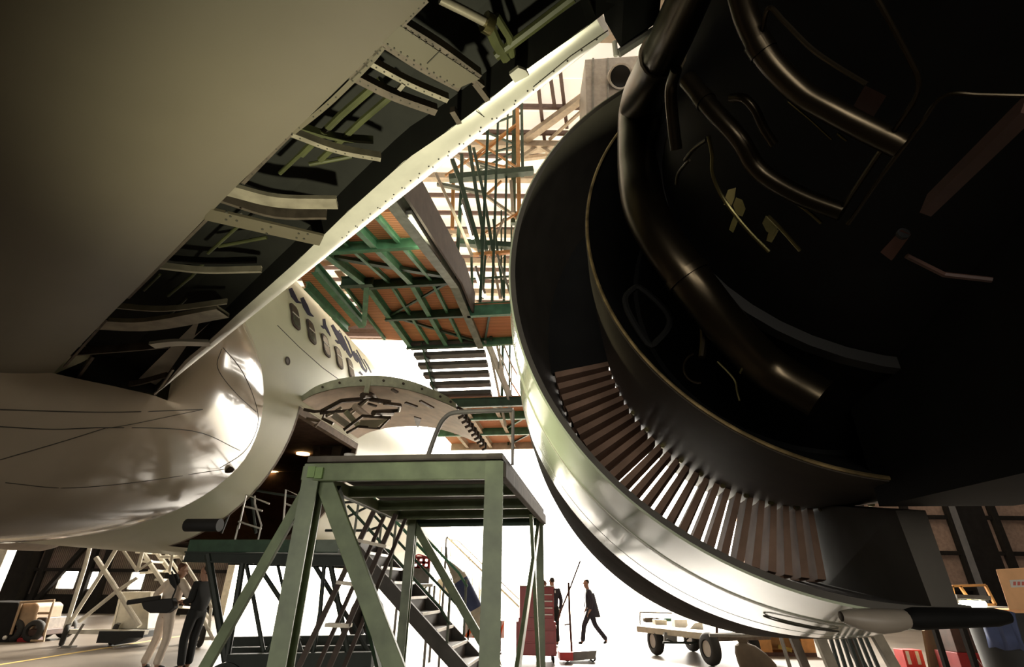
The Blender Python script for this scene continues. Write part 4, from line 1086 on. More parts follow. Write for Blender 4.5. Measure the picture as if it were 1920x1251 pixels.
# deck box
pl0, pl1 = sp(358, 1003), sp(612, 1003)
r0_, r1_ = pl0.dot(R_), top.dot(R_)+.05; dz0, dz1 = sp(470, 1036).z, top.z
mb = MB(); mb.box8([P(SA, r0_, dz0), P(SA, r1_, dz0), P(SA+1.1, r1_, dz0), P(SA+1.1, r0_, dz0), P(SA, r0_, dz1), P(SA, r1_, dz1), P(SA+1.1, r1_, dz1), P(SA+1.1, r0_, dz1)])
mb.build('deck_box', GREEND, BS, bevel=.01)
mb = MB(); e = .012; mb.box8([P(SA-e, r1_-.32, dz0+.01), P(SA-e, r1_+e, dz0+.01), P(SA+1.1, r1_+e, dz0+.01), P(SA+1.1, r1_-.32, dz0+.01), P(SA-e, r1_-.32, dz1-.005), P(SA-e, r1_+e, dz1-.005), P(SA+1.1, r1_+e, dz1-.005), P(SA+1.1, r1_-.32, dz1-.005)])
mb.build('end_panel', mat('grey green panel', (.17, .21, .17), .5), BS)
MB().tube([sp(350, 985)-R_*.0, P(SA, r0_+.42, sp(350, 985).z)], .09, 14).build('bumper_roller', BLACK, BS, True)
for da in (.0, 1.05):
    MB().ibeam(P(SA+da, r0_, dz0-.06), P(SA+da, r1_+.2, dz0-.1), .08, .12).build('deck_rail', BLACKG, BS)
FLR = [([(390, 1040), (424, 1240)], 0, .12, BLACKG), ([(455, 1055), (440, 1150), (424, 1240)], 0, .10, BLACKG), ([(462, 1060), (475, 1120), (495, 1228)], .4, .07, BLACKG), ([(484, 1060), (530, 1130), (560, 1200)], .4, .08, BLACKG),
       ([(520, 1055), (530, 1100), (550, 1150)], 1, .06, BLACKG), ([(576, 1060), (552, 1130), (498, 1225)], .4, .07, BLACKG), ([(576, 1060), (560, 1190)], 1, .06, BLACKG), ([(590, 1060), (620, 1110), (660, 1170), (700, 1240)], .4, .08, BLACKG),
       ([(608, 1058), (600, 1150), (585, 1235)], 0, .07, BLACKG), ([(620, 1060), (640, 1160), (655, 1240)], 0, .09, BLACKG), ([(545, 1170), (570, 1240)], .4, .09, BLACKG), ([(692, 1130), (690, 1240)], 1, .10, BLACKG)]
for pts, da, w, mt in FLR:
    q = [sp(x, y, da) for x, y in pts]; MB().tube(q, w*.42, 8).build('leg_tube', mt, BS, True)
for y0, da in ((1240, 0), (1226, .8), (1205, 1.8)):
    p, q = sp(430, y0, da), sp(700, y0-4, da); z = .38 if da else .36
    MB().bar(p, q, .14, .16).build('chassis_beam', BLACKG, BS)
for x, da in ((434, 0), (690, 0), (470, 1.6), (690, 1.6)):
    p = sp(x, 1246, da); c = V((p.x, p.y, .24))
    MB().wheel(c, A, .24, .14).build('wheel', TYRE, BS, True)
    mb = MB(); mb.disc(c, A, .30, .2, 24, .26); mb.build('wheel_arch', BLACKG, BS, True)
    MB().bar(c, V((p.x, p.y, sp(x, 1240, 0).z)), .08).build('caster_fork', BLACKG, BS)
# frames standing on the deck
FRM = thing('guard_frame', 'pale tube guard frame standing on the dark boxed stair deck', 'frame', P(SA+.6, r0_+.9, dz1))
for pts in ([(447, 992), (462, 928), (505, 945)], [(447, 978), (490, 992)], [(478, 930), (478, 945), (490, 985)], [(460, 950), (492, 958)], [(530, 995), (536, 918), (560, 930), (556, 985)], [(536, 945), (565, 955)], [(530, 978), (560, 988)]):
    MB().tube([sp(x, y, .6) for x, y in pts], .014, 8).build('frame_tube', ALU, FRM, True)
for x in (447, 490, 530, 556): q = sp(x, 985, .6); MB().tube([q, dn(q, dz1)], .014, 8).build('frame_foot', ALU, FRM, True)
for pts in ([(415, 1000), (450, 915), (600, 940)], [(480, 1000), (470, 920)], [(600, 945), (690, 940), (720, 975)], [(620, 985), (720, 935)], [(610, 995), (690, 995), (720, 985)]):
    MB().tube([sp(x, y, 1.0) for x, y in pts], .02, 8).build('guard_rail', BLACKG, BS, True)
# step ladder leaning inside the stand
LY = 5.0
def lp(x, y): return onY(x, y, LY+(1251-y)*.0016)
LD2 = thing('step_ladder', 'brown metal step ladder standing between the work stand and the stair', 'ladder', V((lp(590, 1251).x, LY, 0)))
def tofloor(a, b): d = b-a; return a+d*(a.z/(a.z-b.z))
for a, b in (((707, 946), (560, 1251)), ((742, 965), (619, 1248))):
    p, q = lp(*a), lp(*b); MB().bar(p, tofloor(p, q), .045, .03, Y).build('rail', PLATE, LD2)
for a, b in (((716, 950), (580, 1251)), ((752, 968), (634, 1246))):
    p, q = lp(*a)+Y*.25, lp(*b)+Y*.25; MB().bar(p, tofloor(p, q), .035, .03, Y).build('rear_rail', PLATE, LD2)
for (x0, y0, x1, y1) in ((673, 1014, 727, 1026), (634, 1092, 684, 1099), (613, 1172, 657, 1173)):
    MB().bar(lp(x0, y0), lp(x1, y1), .12, .03).build('tread', RIBM, LD2)
# pale passenger stair far outside
AS = thing('far_passenger_stair', 'pale passenger stair with thin rails standing in the bright doorway', 'stairs', V((onY(900, 1200, 28).x, 28, 0)))
lines(AS, [([(828, 997), (960, 1125), (1000, 1165)], 28, .10, CREAMB, 'handrail'), ([(845, 1012), (860, 1015), (1000, 1150)], 28, .06, CREAMB, 'handrail'), ([(880, 1040), (880, 1100)], 28, .05, CREAMB, 'rail_post'), ([(828, 997), (826, 1100)], 28, .06, CREAMB, 'rail_post'),
           ([(845, 1015), (843, 1110)], 28.6, .05, CREAMB, 'rail_post'), ([(886, 1060), (885, 1150)], 28, .05, CREAMB, 'rail_post'), ([(899, 1070), (898, 1150)], 28, .05, CREAMB, 'rail_post'), ([(800, 985), (830, 985)], 28.4, .05, CREAMB, 'handrail'), ([(808, 985), (806, 1060)], 28.4, .06, CREAMB, 'rail_post')])
for k in range(12):
    p = onY(830+k*14, 1095+k*11.5, 28)
    if p.z > .1: MB().box(p+Y*.5, .32, 1.1, .04).build('step', CREAMB, AS)
MB().bar(onY(820, 1090, 28), tofloor(onY(820, 1090, 28), onY(990, 1225, 28)), .08, .3).build('stringer', CREAMB, AS)
for x in (826, 900):
    p = onY(x, 1105, 28.4); MB().bar(p, dn(p, 0), .08).build('leg', CREAMB, AS)
# grey servicing platform with red cans on it
GP = thing('servicing_platform', 'low grey servicing platform with crossed legs behind the dark stair', 'platform', V((onY(776, 1200, 12).x, 12, 0)))
p0, p1 = onY(748, 1094, 12), onY(806, 1066, 12)
MB().box((p0+p1)/2+Y*.4, p1.x-p0.x, .8, p1.z-p0.z).build('tray', GREYM, GP)
MB().bar(onY(742, 1098, 12), onY(812, 1098, 12), .06).build('rail', RIBM, GP)
for x in (748, 806):
    p = onY(x, 1098, 12.02); MB().bar(p, dn(p, 0), .05).build('leg', GREYM, GP); MB().bar(p+Y*.78, dn(p, 0)+Y*.78, .05).build('leg', GREYM, GP)
lines(GP, [([(752, 1150), (800, 1100)], 12.05, .04, GREYM, 'brace'), ([(750, 1100), (802, 1150)], 12.1, .04, GREYM, 'brace')])
c = onY(789, 1064, 12.3); base = dn(c, p1.z)
t = thing('red_can_carrier', 'bright red carrier with round holes standing on the grey servicing platform', 'carrier', base)
w = onY(804, 1060, 12.3).x-onY(774, 1060, 12.3).x; h = onY(789, 1046, 12.3).z-base.z
mb = MB()
for k in range(3): mb.bar(base+V((-w/2, 0, .02+h*.46*k)), base+V((w/2, 0, .02+h*.46*k)), .12, .05)
for k in range(4): mb.bar(base+V((-w/2+w*k/3, 0, 0)), base+V((-w/2+w*k/3, 0, h)), .06, .12, Y)
mb.build('carrier_body', REDB, t)
MB().tube([base+V((-w/2, 0, h)), base+V((-w*.2, 0, h+.06)), base+V((w/2, 0, h))], .015, 8, 4).build('handle', REDB, t, True)
# flexible air hose hanging, wrapped dark blue
q = [onY(x, y, 11.2) for x, y in ((838, 1052), (848, 1064), (858, 1078), (864, 1088), (884, 1128), (892, 1146), (902, 1165), (918, 1200))]
q.append(dn(onY(932, 1225, 11.2), .05))
qs = spline(q, 5); n_ = len(qs)
def hw(i): t = i/(n_-1); return .03+.12*min(1, t*3.2) if t < .3 else (.15 if t < .66 else .11)
AH = thing('air_hose', 'hanging air hose with a dark blue wrapped sleeve and pale ends', 'hose', dn(q[-1], 0))
k1, k2 = int(n_*.38), int(n_*.60)
for a, b, mt, nm in ((0, k1, CREAMB, 'hose_top'), (k1, k2, BLUE, 'hose_sleeve'), (k2, n_-1, CREAMB, 'hose_end')):
    MB().tube(qs[a:b+1], [hw(i) for i in range(a, b+1)], 12).build(nm, mt, AH, True)
p = qs[0]; MB().tube([p, p+V((-.05, .1, .25)), V((p.x-.1, p.y+.6, p.z+.5)), V((p.x-.1, p.y+.6, 0))], .025, 8).build('hose_post', GREYM, AH, True)
# striped barrier
BR_ = thing('striped_barrier', 'orange and white striped barrier board on legs in the doorway', 'barrier', V((onY(912, 1200, 14.5).x, 14.5, 0)))
p0, p1 = onY(870, 1196, 14.5), onY(946, 1164, 14.5)
MB().box((p0+p1)/2, p1.x-p0.x, .04, p1.z-p0.z).build('board', TAPEW, BR_)
w = p1.x-p0.x; h = p1.z-p0.z
mb = MB()
for k in range(5):
    x = p0.x+w*k/5; mb.prism([V((x, 14.475, p0.z)), V((x+w*.1, 14.475, p0.z)), V((min(x+w*.1+h*.6, p1.x), 14.475, p1.z)), V((min(x+h*.6, p1.x), 14.475, p1.z))], Y*.004)
mb.build('stripe', mat('orange stripe', (.75, .13, .02), .6), BR_)
for x in (p0.x+.1, p1.x-.1):
    MB().bar(V((x, 14.5, 0)), V((x, 14.5, p1.z)), .05).build('leg', GREYM, BR_); MB().box(V((x, 14.5, .02)), .08, .5, .04).build('foot', GREYM, BR_)
# red tool chest in two stacked boxes
TC = thing('tool_chest', 'tall red two part tool chest on casters beside the green stand leg', 'tool chest', V((.6, 12.9, 0)))
x0, x1 = onY(968, 1200, 12.7).x, onY(1043, 1200, 12.7).x
zt, zm = onY(1005, 1100, 12.7).z, onY(1005, 1166, 12.7).z
MB().box((( x0+x1)/2, 13.0, (zm+.14)/2), x1-x0, .6, zm-.14).build('lower_cabinet', RED, TC, bevel=.012)
MB().box(((x0+x1)/2+.02, 13.0, (zm+zt)/2), x1-x0-.1, .56, zt-zm).build('upper_cabinet', RED, TC, bevel=.012)
for k in range(4):
    z = zm+.05+k*.13; d_ = MB().box(((x0+x1)/2+.16, 12.71, z+.05), (x1-x0)*.48, .02, .11).build('drawer', mat('red drawer', (.36, .03, .03), .35), TC, bevel=.004)
    MB().bar(((x0+x1)/2-.05, 12.695, z+.085), ((x0+x1)/2+.36, 12.695, z+.085), .012, .02).build('drawer_handle', ALU, d_)
for k in range(3): MB().box(((x0+x1)/2, 12.69, .26+k*.24), (x1-x0)*.9, .02, .21).build('door', RED, TC, bevel=.004)
MB().box(((x0+x1)/2+.02, 13.0, zt+.01), x1-x0-.08, .58, .02).build('lid', ALU, TC)
for sx in (x0+.06, x1-.06):
    for y_ in (12.8, 13.2): MB().wheel((sx, y_, .06), X, .06, .04, 14).build('caster', TYRE, TC, True); MB().bar((sx, y_, .05), (sx, y_, .15), .03).build('caster_fork', GREYM, TC)
for z in (.2, zm-.1, zt-.1): MB().box((x1+.005, 12.75, z), .02, .06, .05).build('latch', ALU, TC)
# pallet truck beside the chest
PT = thing('pallet_truck', 'low red and grey trolley with a tall thin handle beside the red tool chest', 'trolley', V((onY(1080, 1240, 13).x, 13, 0)))
p0, p1 = onY(1048, 1236, 13), onY(1072, 1221, 13)
MB().box((p0+p1)/2, p1.x-p0.x, .5, p1.z-p0.z).build('red_base', REDB, PT)
q = [onY(x, y, 13) for x, y in ((1070, 1240), (1116, 1236), (1119, 1220), (1072, 1223))]; MB().prism(q, Y*.5).build('grey_tray', GREYM, PT)
lines(PT, [([(1072, 1222), (1068, 1150), (1066, 1092)], 13, .05, PIPER, 'handle_post'), ([(1088, 1052), (1070, 1100), (1050, 1150), (1046, 1165)], 13.02, .035, PIPER, 'handle_bar'), ([(1070, 1170), (1058, 1172)], 13, .03, PIPER, 'handle_grip')])
for x in (1064, 1112): c = onY(x, 1241, 13.1); MB().wheel((c.x, 13.1, .07), Y, .07, .05, 14).build('wheel', TYRE, PT, True); MB().wheel((c.x, 13.45, .07), Y, .07, .05, 14).build('wheel', TYRE, PT, True); MB().bar((c.x, 13.1, .07), (c.x, 13.45, .1), .05).build('axle', GREYM, PT)
# flat bed trailer under the nacelle
FZ = onY(1230, 1178, 14.2).z
FB = thing('flatbed_trailer', 'pale flat bed trailer on rubber tyres under the engine cowl', 'trailer', V((onY(1280, 1230, 13.4).x, 13.4, 0)))
c_ = [onZ(x, y, FZ) for x, y in ((1193, 1174), (1328, 1188), (1440, 1185), (1300, 1168))]
mb = MB(); mb.box8([p-Z*.13 for p in c_]+c_); mb.build('bed', CREAMB, FB, bevel=.01)
mb = MB().bar(c_[1]-Z*.07, c_[2]-Z*.07, .1, .16); mb.build('bed_edge', RIBD, FB)
for x, y in ((1232, 1229), (1336, 1249), (1300, 1222), (1410, 1240)):
    g = onZ(x, y, 0); r = .30 if y != 1249 else .31; ax = (c_[2]-c_[1]).normalized()
    ax = V((.97, .25, 0)).normalized()
    MB().wheel(g+Z*r, ax, r, .2).build('wheel', TYRE, FB, True); MB().disc(g+Z*r, ax, r*.5, .16, 18).build('wheel_hub', HUBM, FB, True)
    MB().bar(g+Z*r, dn(g, FZ-.1), .08).build('axle_bracket', BLACKG, FB)
lines(FB, [([(1243, 1205), (1308, 1206)], 13.6, .05, BLACKG, 'brace'), ([(1280, 1206), (1298, 1190)], 13.6, .03, BLACKG, 'brace'), ([(1250, 1198), (1262, 1204)], 13.6, .03, BLACKG, 'brace')])
mb = MB(); q = [onY(x, y, 13.9) for x, y in ((1246, 1186), (1270, 1188), (1270, 1208), (1246, 1204))]; mb.prism(q, Y*.1).build('tool_locker', GREYM, FB)
mb = MB(); lines(FB, [([(1344, 1172), (1344, 1200)], 12.6, .06, PIPER, 'stake'), ([(1200, 1148), (1200, 1172)], 14.6, .03, RIBD, 'stake'), ([(1200, 1148), (1260, 1150)], 14.6, .03, RIBD, 'stake_rail')])
lines(FB, [([(1330, 1191), (1400, 1192), (1462, 1188)], 12.2, .07, GREYM, 'tow_bar'), ([(1491, 1158), (1476, 1178), (1462, 1188)], 12.2, .06, GREYM, 'tow_handle'), ([(1462, 1188), (1470, 1215), (1481, 1251)], 12.2, .08, GREYM, 'tow_strut')])
for k, (x, y, w, h, mt, nm, lb) in enumerate(((1222, 1168, 30, 9, RIBD, 'brown_bundle', 'brown cloth bundle lying on the flat bed trailer'), (1240, 1172, 22, 8, CREAMB, 'parts_tray', 'pale parts tray lying on the flat bed trailer'), (1278, 1176, 24, 12, TAPEW, 'white_carton', 'white carton on the flat bed trailer'), (1306, 1180, 26, 12, TAPEW, 'white_wedge', 'white slanted packet on the flat bed trailer'), (1262, 1166, 36, 6, GREENB, 'green_roll', 'green roll lying across the flat bed trailer'))):
    p = onZ(x, y, FZ); s_ = (p-EYE).dot(FWD)/FPX; w *= s_; h *= s_
    if nm in ('brown_bundle', 'green_roll'):
        mb = MB(); q = [p+V((-w/2+w*i/6, .03*math.sin(i*2), h*.5)) for i in range(7)]; mb.tube(q, [h*.35, h*.5, h*.45, h*.5, h*.4, h*.5, h*.3], 10)
    elif nm == 'white_wedge': mb = MB().prism([p+V((-w/2, 0, 0)), p+V((w/2, 0, 0)), p+V((w/2, 0, h)), p+V((-w*.1, 0, h*.8))], Y*.3)
    else: mb = MB().box(p+V((0, .15, h/2)), w, .3, h)
    solo(mb, nm, mt, lb, {'brown_bundle': 'bundle', 'parts_tray': 'tray', 'white_carton': 'box', 'white_wedge': 'packet', 'green_roll': 'roll'}[nm], p, smooth=nm in ('brown_bundle', 'green_roll'))
# brown sack leaning by the trailer wheel
g = onZ(1425, 1262, 0); mb = MB()
mb.grid([[g+V((.34*s_*math.cos(2*PI*j/16)+dx, .22*s_*math.sin(2*PI*j/16), z)) for j in range(16)] for z, s_, dx in ((0, .05, 0), (.0, 1, 0), (.15, 1.08, -.03), (.32, .9, -.12), (.45, .6, -.2), (.5, .25, -.24), (.56, .3, -.25))], closed=True)
solo(mb, 'sack', mat('brown sacking', (.10, .075, .05), .9), 'brown sack slumped on the floor behind the trailer wheel', 'sack', g, smooth=True)
# plywood crate
g0, g1 = onZ(1428, 1231, 0), onZ(1560, 1238, 0)
CR = thing('plywood_crate', 'orange plywood crate with a dark opening under the engine cowl', 'crate', (g0+g1)/2)
hh = .42; mb = MB(); wd_ = g1.x-g0.x; cx = (g0.x+g1.x)/2; cy = 14.6
mb.box((cx, cy+.45, .03), wd_, .9, .06); mb.box((cx, cy+.88, hh/2), wd_, .04, hh); mb.box((g0.x+.02, cy+.45, hh/2), .04, .9, hh); mb.box((g1.x-.02, cy+.45, hh/2), .04, .9, hh)
mb.build('crate_body', PLY, CR)
MB().box((g0.x+.16, cy, hh/2), .32, .04, hh).build('front_board', PLY, CR); MB().box((g1.x-.16, cy, hh/2), .32, .04, hh).build('front_board', PLY, CR)
MB().box((cx, cy, .04), wd_, .05, .08).build('skid', PIPER, CR); MB().box((cx, cy+.45, hh+.015), wd_+.05, .95, .03).build('lid', mat('pale plywood lid', (.7, .45, .25), .7), CR)
MB().bar((cx-.2, cy+.02, .2), (cx+.12, cy+.02, .12), .02, .09).build('sign_board', mat('faded yellow board', (.35, .25, .05), .7), CR)
# slatted trestle in front
TY = 4.2
TR = thing('slatted_trestle', 'low metal trestle with bent tube corners and dark slats under the nacelle', 'trestle', V((onY(1600, 1251, TY).x, TY, 0)))
def tp(x, y, d=0): return onY(x, y, TY+d)
for pts, d in (([(1598, 1144), (1570, 1158), (1543, 1174), (1532, 1188)], 0), ([(1640, 1150), (1600, 1162), (1560, 1170), (1535, 1188)], .3)):
    MB().tube([tp(x, y, d) for x, y in pts], .02, 8, 4).build('bent_tube', RIBD, TR, True)
MB().bar(tp(1530, 1192), tp(1642, 1186), .05, .05).build('top_bar', RIBM, TR); MB().bar(tp(1530, 1192, .4), tp(1642, 1186, .4), .05, .05).build('top_bar', RIBD, TR)
for a, b in (((1534, 1190), (1570, 1275)), ((1640, 1186), (1690, 1275))):
    p, q = tp(*a), tp(*b); MB().bar(p, tofloor(p, q), .07, .04, Y).build('leg', RIBM, TR); MB().bar(p+Y*.4, tofloor(p, q)+Y*.4, .06, .04, Y).build('leg', RIBD, TR)
for k in range(8):
    a, b = tp(1552+k*11, 1192), tp(1574+k*13, 1275); MB().bar(a+Y*.05, tofloor(a, b).lerp(a, .25)+Y*.05, .020, .02, Y).build('slat', BLACKG, TR)
p, q = tp(1534, 1190), tp(1570, 1275); p2, q2 = tp(1640, 1186), tp(1690, 1275); MB().bar(tofloor(p, q).lerp(p, .25), tofloor(p2, q2).lerp(p2, .25), .04).build('bottom_bar', RIBD, TR)
# things by the right hand wall
g = onZ(1712, 1245, 0)
RZ_ = onZ(1712, 1215, 0)
for k, (x, lb) in enumerate(((1704, 'red and white carton on the floor beside the leaning board'), (1722, 'red carton with white print, second from the leaning board'))):
    c = onY(x, 1230, 12.6); mb = None
    t = thing('red_carton', ('red and white carton farther from the leaning board' if k == 0 else 'red and white carton touching the leaning board side'), 'carton', V((c.x, 12.6, 0)), 'red cartons on the floor')
    MB().box((c.x, 12.75, .17), .20, .3, .34).build('carton_body', REDB, t, bevel=.004)
    MB().box((c.x-.02, 12.596, .2), .07, .006, .24).build('white_print', TAPEW, t)
bx = [onY(x, y, 12.2) for x, y in ((1736, 1240), (1790, 1200), (1790, 1176), (1738, 1184))]
g0 = onY(1737, 1243, 12.2); g1_ = onZ(1790, 1205, 0)
mb = MB(); mb.box8([V((g0.x, g0.y, 0)), V((g0.x+.05, g0.y, 0)), V((g1_.x+.05, g1_.y, 0)), V((g1_.x, g1_.y, 0)), V((g0.x+.1, g0.y, .72)), V((g0.x+.15, g0.y, .72)), V((g1_.x+.15, g1_.y, .80)), V((g1_.x+.1, g1_.y, .80))])
solo(mb, 'leaning_board', mat('olive board', (.25, .17, .09), .7), 'olive brown board leaning on the floor by the red cartons', 'board', V((g0.x, g0.y, 0)))
g = onZ(1808, 1222, 0); c = V((g.x+.15, g.y+1.1, 0))
t = thing('white_screen', 'white screen standing behind the leaning olive board', 'screen', c)
MB().box(c+Z*.32, .55, .05, .64).build('panel_board', TAPEW, t); MB().box(c+Z*.02, .6, .3, .04).build('panel_foot', GREYM, t)
c = onY(1835, 1237, 11.5); c.z = 0
t = thing('red_equipment_box', 'dark red equipment box with a white chevron mark on the floor', 'box', c)
MB().box(c+V((0, .3, .20)), .75, .6, .40).build('box_body', RED, t, bevel=.008)
mb = MB()
for dx in (0, .07): mb.bar(c+V((-.22+dx, -.006, .08)), c+V((-.1+dx, -.006, .30)), .01, .012, Y); mb.bar(c+V((-.1+dx, -.006, .30)), c+V((.02+dx, -.006, .08)), .01, .012, Y)
mb.build('chevron', TAPEW, t)
t = thing('brown_cabinet', 'brown cabinet box resting on the red equipment box', 'cabinet', c+Z*.40)
MB().box(c+V((0, .3, .40+.24)), .65, .5, .48).build('cabinet_body', PIPER, t, bevel=.008); MB().box(c+V((.05, .04, .66)), .4, .02, .3).build('cabinet_door', mat('dark brown door', (.06, .035, .03), .6), t)
# bench with an added glowing strip for daylight, orange frame
bz = 1.18; BY = 9.0
bx0, bx1 = onY(1788, 1130, BY).x, onY(1890, 1130, BY).x
t = thing('work_bench', 'dark work bench with a pale top edge behind the engine', 'bench', V(((bx0+bx1)/2, BY, 0)))
bz = onY(1820, 1137, BY).z
MB().box(((bx0+bx1)/2, BY+.35, bz-.03), bx1-bx0, .7, .06).build('bench_top', TAPEW, t)
for x in (bx0+.05, bx1-.05):
    for y_ in (BY+.05, BY+.65): MB().bar((x, y_, 0), (x, y_, bz-.06), .07).build('leg', DARKC, t)
p0, p1 = onY(1788, 1126, BY+.2), onY(1848, 1100, BY+.2)
t = thing('orange_frame', 'orange tube frame standing on the dark work bench', 'frame', V(((p0.x+p1.x)/2, BY+.2, bz)))
for a, b in (((p0.x, bz+.02), (p0.x+.05, p1.z)), ((p0.x+.05, p1.z), (p1.x, p1.z+.02)), ((p1.x, p1.z+.02), (p1.x+.05, bz+.02)), ((p0.x+.18, p1.z), (p0.x+.28, bz+.02)), ((p0.x, bz+.02), (p1.x+.05, bz+.02))):
    MB().bar((a[0], BY+.2, a[1]), (b[0], BY+.2, b[1]), .035).build('frame_tube', ORANGE, t)
fluo(onY(1797, 1131, BY-.02), onY(1846, 1133, BY-.02), 'added glowing strip in place of a daylight opening along the work bench edge', .11)  # added glowing tube stands in for a bright daylight opening
# dark column and bin, cardboard box
x = onY(1846, 1050, 16).x
mb = MB(); mb.box((x, 16, HZ/2), .8, .25, HZ); struct(mb, 'pillar_right', DARKC)
DY = 6.2
p0, p1 = onY(1884, 1150, DY), onY(1960, 1150, DY)
t = thing('waste_bin', 'tall dark waste bin at the right edge with a blue cloth over its rim', 'bin', V(((p0.x+p1.x)/2, DY+.4, 0)))
bz = onY(1900, 1150, DY).z
mb = MB(); cx = (p0.x+p1.x)/2+.1; mb.grid([[V((cx+r_*math.cos(2*PI*j/28), DY+.42+r_*math.sin(2*PI*j/28), z)) for j in range(28)] for z, r_ in ((0, .01), (0, .30), (bz-.06, .34), (bz-.06, .36), (bz, .36), (bz, .02))], closed=True); mb.build('bin_body', BLACK, t, True)
q = [V((cx-.30+.03*math.sin(i*1.7), DY+.3-.05*i, bz+.01-.02*i*i)) for i in range(5)]
mb = MB(); mb.grid([[V((cx-.37+.02*math.sin(3*j+i)+.03*j, DY+.30-.06*j, bz+.012-.12*i*(1 if i > 0 else 0)+.015*math.sin(j*2))) for j in range(6)] for i in range(4)]); o = mb.build('cloth', BLUE, None, True)
sm = o.modifiers.new('thickness', 'SOLIDIFY'); sm.thickness = .012
ORG_o = V((cx-.3, DY+.2, bz)); 
for v_ in o.data.vertices: v_.co -= ORG_o
o.location = ORG_o; tag(o, 'dark blue cloth draped over the rim of the waste bin', 'cloth')
q = [onY(x, y, DY) for x, y in ((1893, 1146), (1867, 1068), (1960, 1062), (1970, 1146))]
t = thing('cardboard_box', 'brown cardboard box with a white label at the right edge of the view', 'box', V((cx, DY+.4, bz)))
q[0].z = q[3].z = bz+.03
MB().prism(q, V((.42, .48, 0))).build('box_body', CARD, t, bevel=.006)
MB().prism([onY(x, y, DY-.004) for x, y in ((1896, 1102), (1893, 1088), (1940, 1086), (1942, 1100))], Y*.003).build('label', TAPEW, t)
mb = MB()
for k in range(4): mb.prism([onY(1900+k*8+x, y, DY-.006) for x, y in ((0, 1098), (0, 1091), (5, 1091), (5, 1098))], Y*.002)
mb.build('label_print', mat('faint red print', (.6, .15, .12), .7), t)
MB().box(V((cx, DY+.35, bz+.015)), .7, .6, .03).build('box_base', CARD, t)

# --- left: white stand with stairs, tug
SY = 14.9
WT_ = thing('white_access_stand', 'white tube access stand with crossed braces and stairs on small wheels', 'access stand', V((onY(240, 1200, SY).x, SY, 0)))
lines(WT_, [([(172, 1012), (160, 1060), (122, 1180)], SY, .10, WHITE, 'stand_leg'), ([(223, 1020), (200, 1060), (122, 1182)], SY, .10, WHITE, 'stand_leg'), ([(180, 1046), (215, 1100), (262, 1174)], SY, .12, WHITE, 'cross_brace'), ([(258, 1083), (215, 1112), (148, 1166)], SY, .10, WHITE, 'cross_brace'),
    ([(223, 1020), (258, 1072)], SY, .08, WHITE, 'cross_brace'), ([(258, 1022), (300, 1085), (330, 1135)], SY+.3, .12, WHITE, 'stair_stringer'), ([(286, 1026), (345, 1105)], SY+1.2, .12, WHITE, 'stair_stringer'), ([(270, 1022), (258, 1070)], SY, .09, WHITE, 'stand_leg'), ([(325, 1030), (318, 1072)], SY+.2, .07, WHITE, 'rail_post'),
    ([(335, 1038), (365, 1085), (398, 1140)], SY+.3, .09, WHITE, 'handrail'), ([(310, 1035), (360, 1110), (395, 1165)], SY+1.2, .08, WHITE, 'handrail'), ([(400, 1090), (392, 1180)], SY+.4, .08, WHITE, 'rail_post'), ([(380, 1160), (400, 1200)], SY, .08, WHITE, 'base_bar'), ([(365, 1198), (402, 1197)], SY, .08, WHITE, 'base_bar'), ([(365, 1180), (395, 1180)], SY, .05, WHITE, 'base_bar'),
    ([(262, 1075), (320, 1070)], SY+.8, .06, WHITE, 'cross_bar'), ([(262, 1068), (285, 1052)], SY, .07, WHITE, 'cross_brace'), ([(225, 1030), (330, 1036)], SY+.6, .08, WHITE, 'deck_rail'), ([(300, 1045), (345, 1044)], SY+.3, .08, WHITE, 'cross_bar'), ([(262, 1035), (295, 1038)], SY+.9, .06, WHITE, 'cross_bar')])
for k in range(8):
    MB().bar(onY(262+k*12, 1036+k*17, SY+.3), onY(290+k*11, 1038+k*17, SY+1.2), .22, .05).build('tread', WHITE, WT_)
MB().bar(onY(122, 1184, SY), onY(275, 1186, SY), .16, .10).build('base_beam', WHITE, WT_)
mb = MB(); mb.prism([onY(x, y, SY-.1) for x, y in ((186, 1184), (270, 1184), (268, 1196), (240, 1196), (214, 1210), (205, 1206), (180, 1206))], Y*.8); mb.build('chassis', BLACK, WT_)
for x, d in ((118, 0), (210, .3), (376, .1), (360, 1.0)):
    c = onY(x, 1200, SY+d); MB().wheel((c.x, SY+d, .24), V((.8, .6, 0)), .24, .12).build('wheel', TYRE, WT_, True); MB().bar((c.x, SY+d, .24), (c.x+.05, SY+d, .5), .06).build('wheel_fork', GREYM, WT_)
c = onY(132, 1205, SY-.3); MB().bar((c.x, SY-.3, .0), (c.x+.1, SY-.2, .5), .05).build('jack_leg', GREYM, WT_); MB().box((c.x, SY-.3, .02), .25, .2, .04).build('jack_foot', GREYM, WT_)
q = [onY(x, y, SY+.5) for x, y in ((208, 1180), (225, 1110), (282, 1110), (276, 1180))]
t = thing('cream_cabinet', 'cream cabinet standing on the white access stand base', 'cabinet', onY(242, 1180, SY+.5))
MB().prism(q, Y*.7).build('cabinet_body', CREAMB, t, bevel=.01); MB().bar(q[0].lerp(q[1], .1)-Y*.01+X*.06, q[0].lerp(q[1], .9)-Y*.01+X*.06, .02, .02, Y).build('cabinet_edge', WHITE, t)
UY = 15.6
TG = thing('baggage_tug', 'small dark tug with a tan padded seat at the left edge', 'tug', V((onY(30, 1215, UY).x, UY, 0)))
def tg(x, y, d=0): return onY(x, y, UY+d)
MB().prism([tg(x, y) for x, y in ((-60, 1205), (-60, 1128), (34, 1130), (20, 1190), (14, 1205))], Y*1.3).build('tug_body', DARKC, TG, bevel=.03)
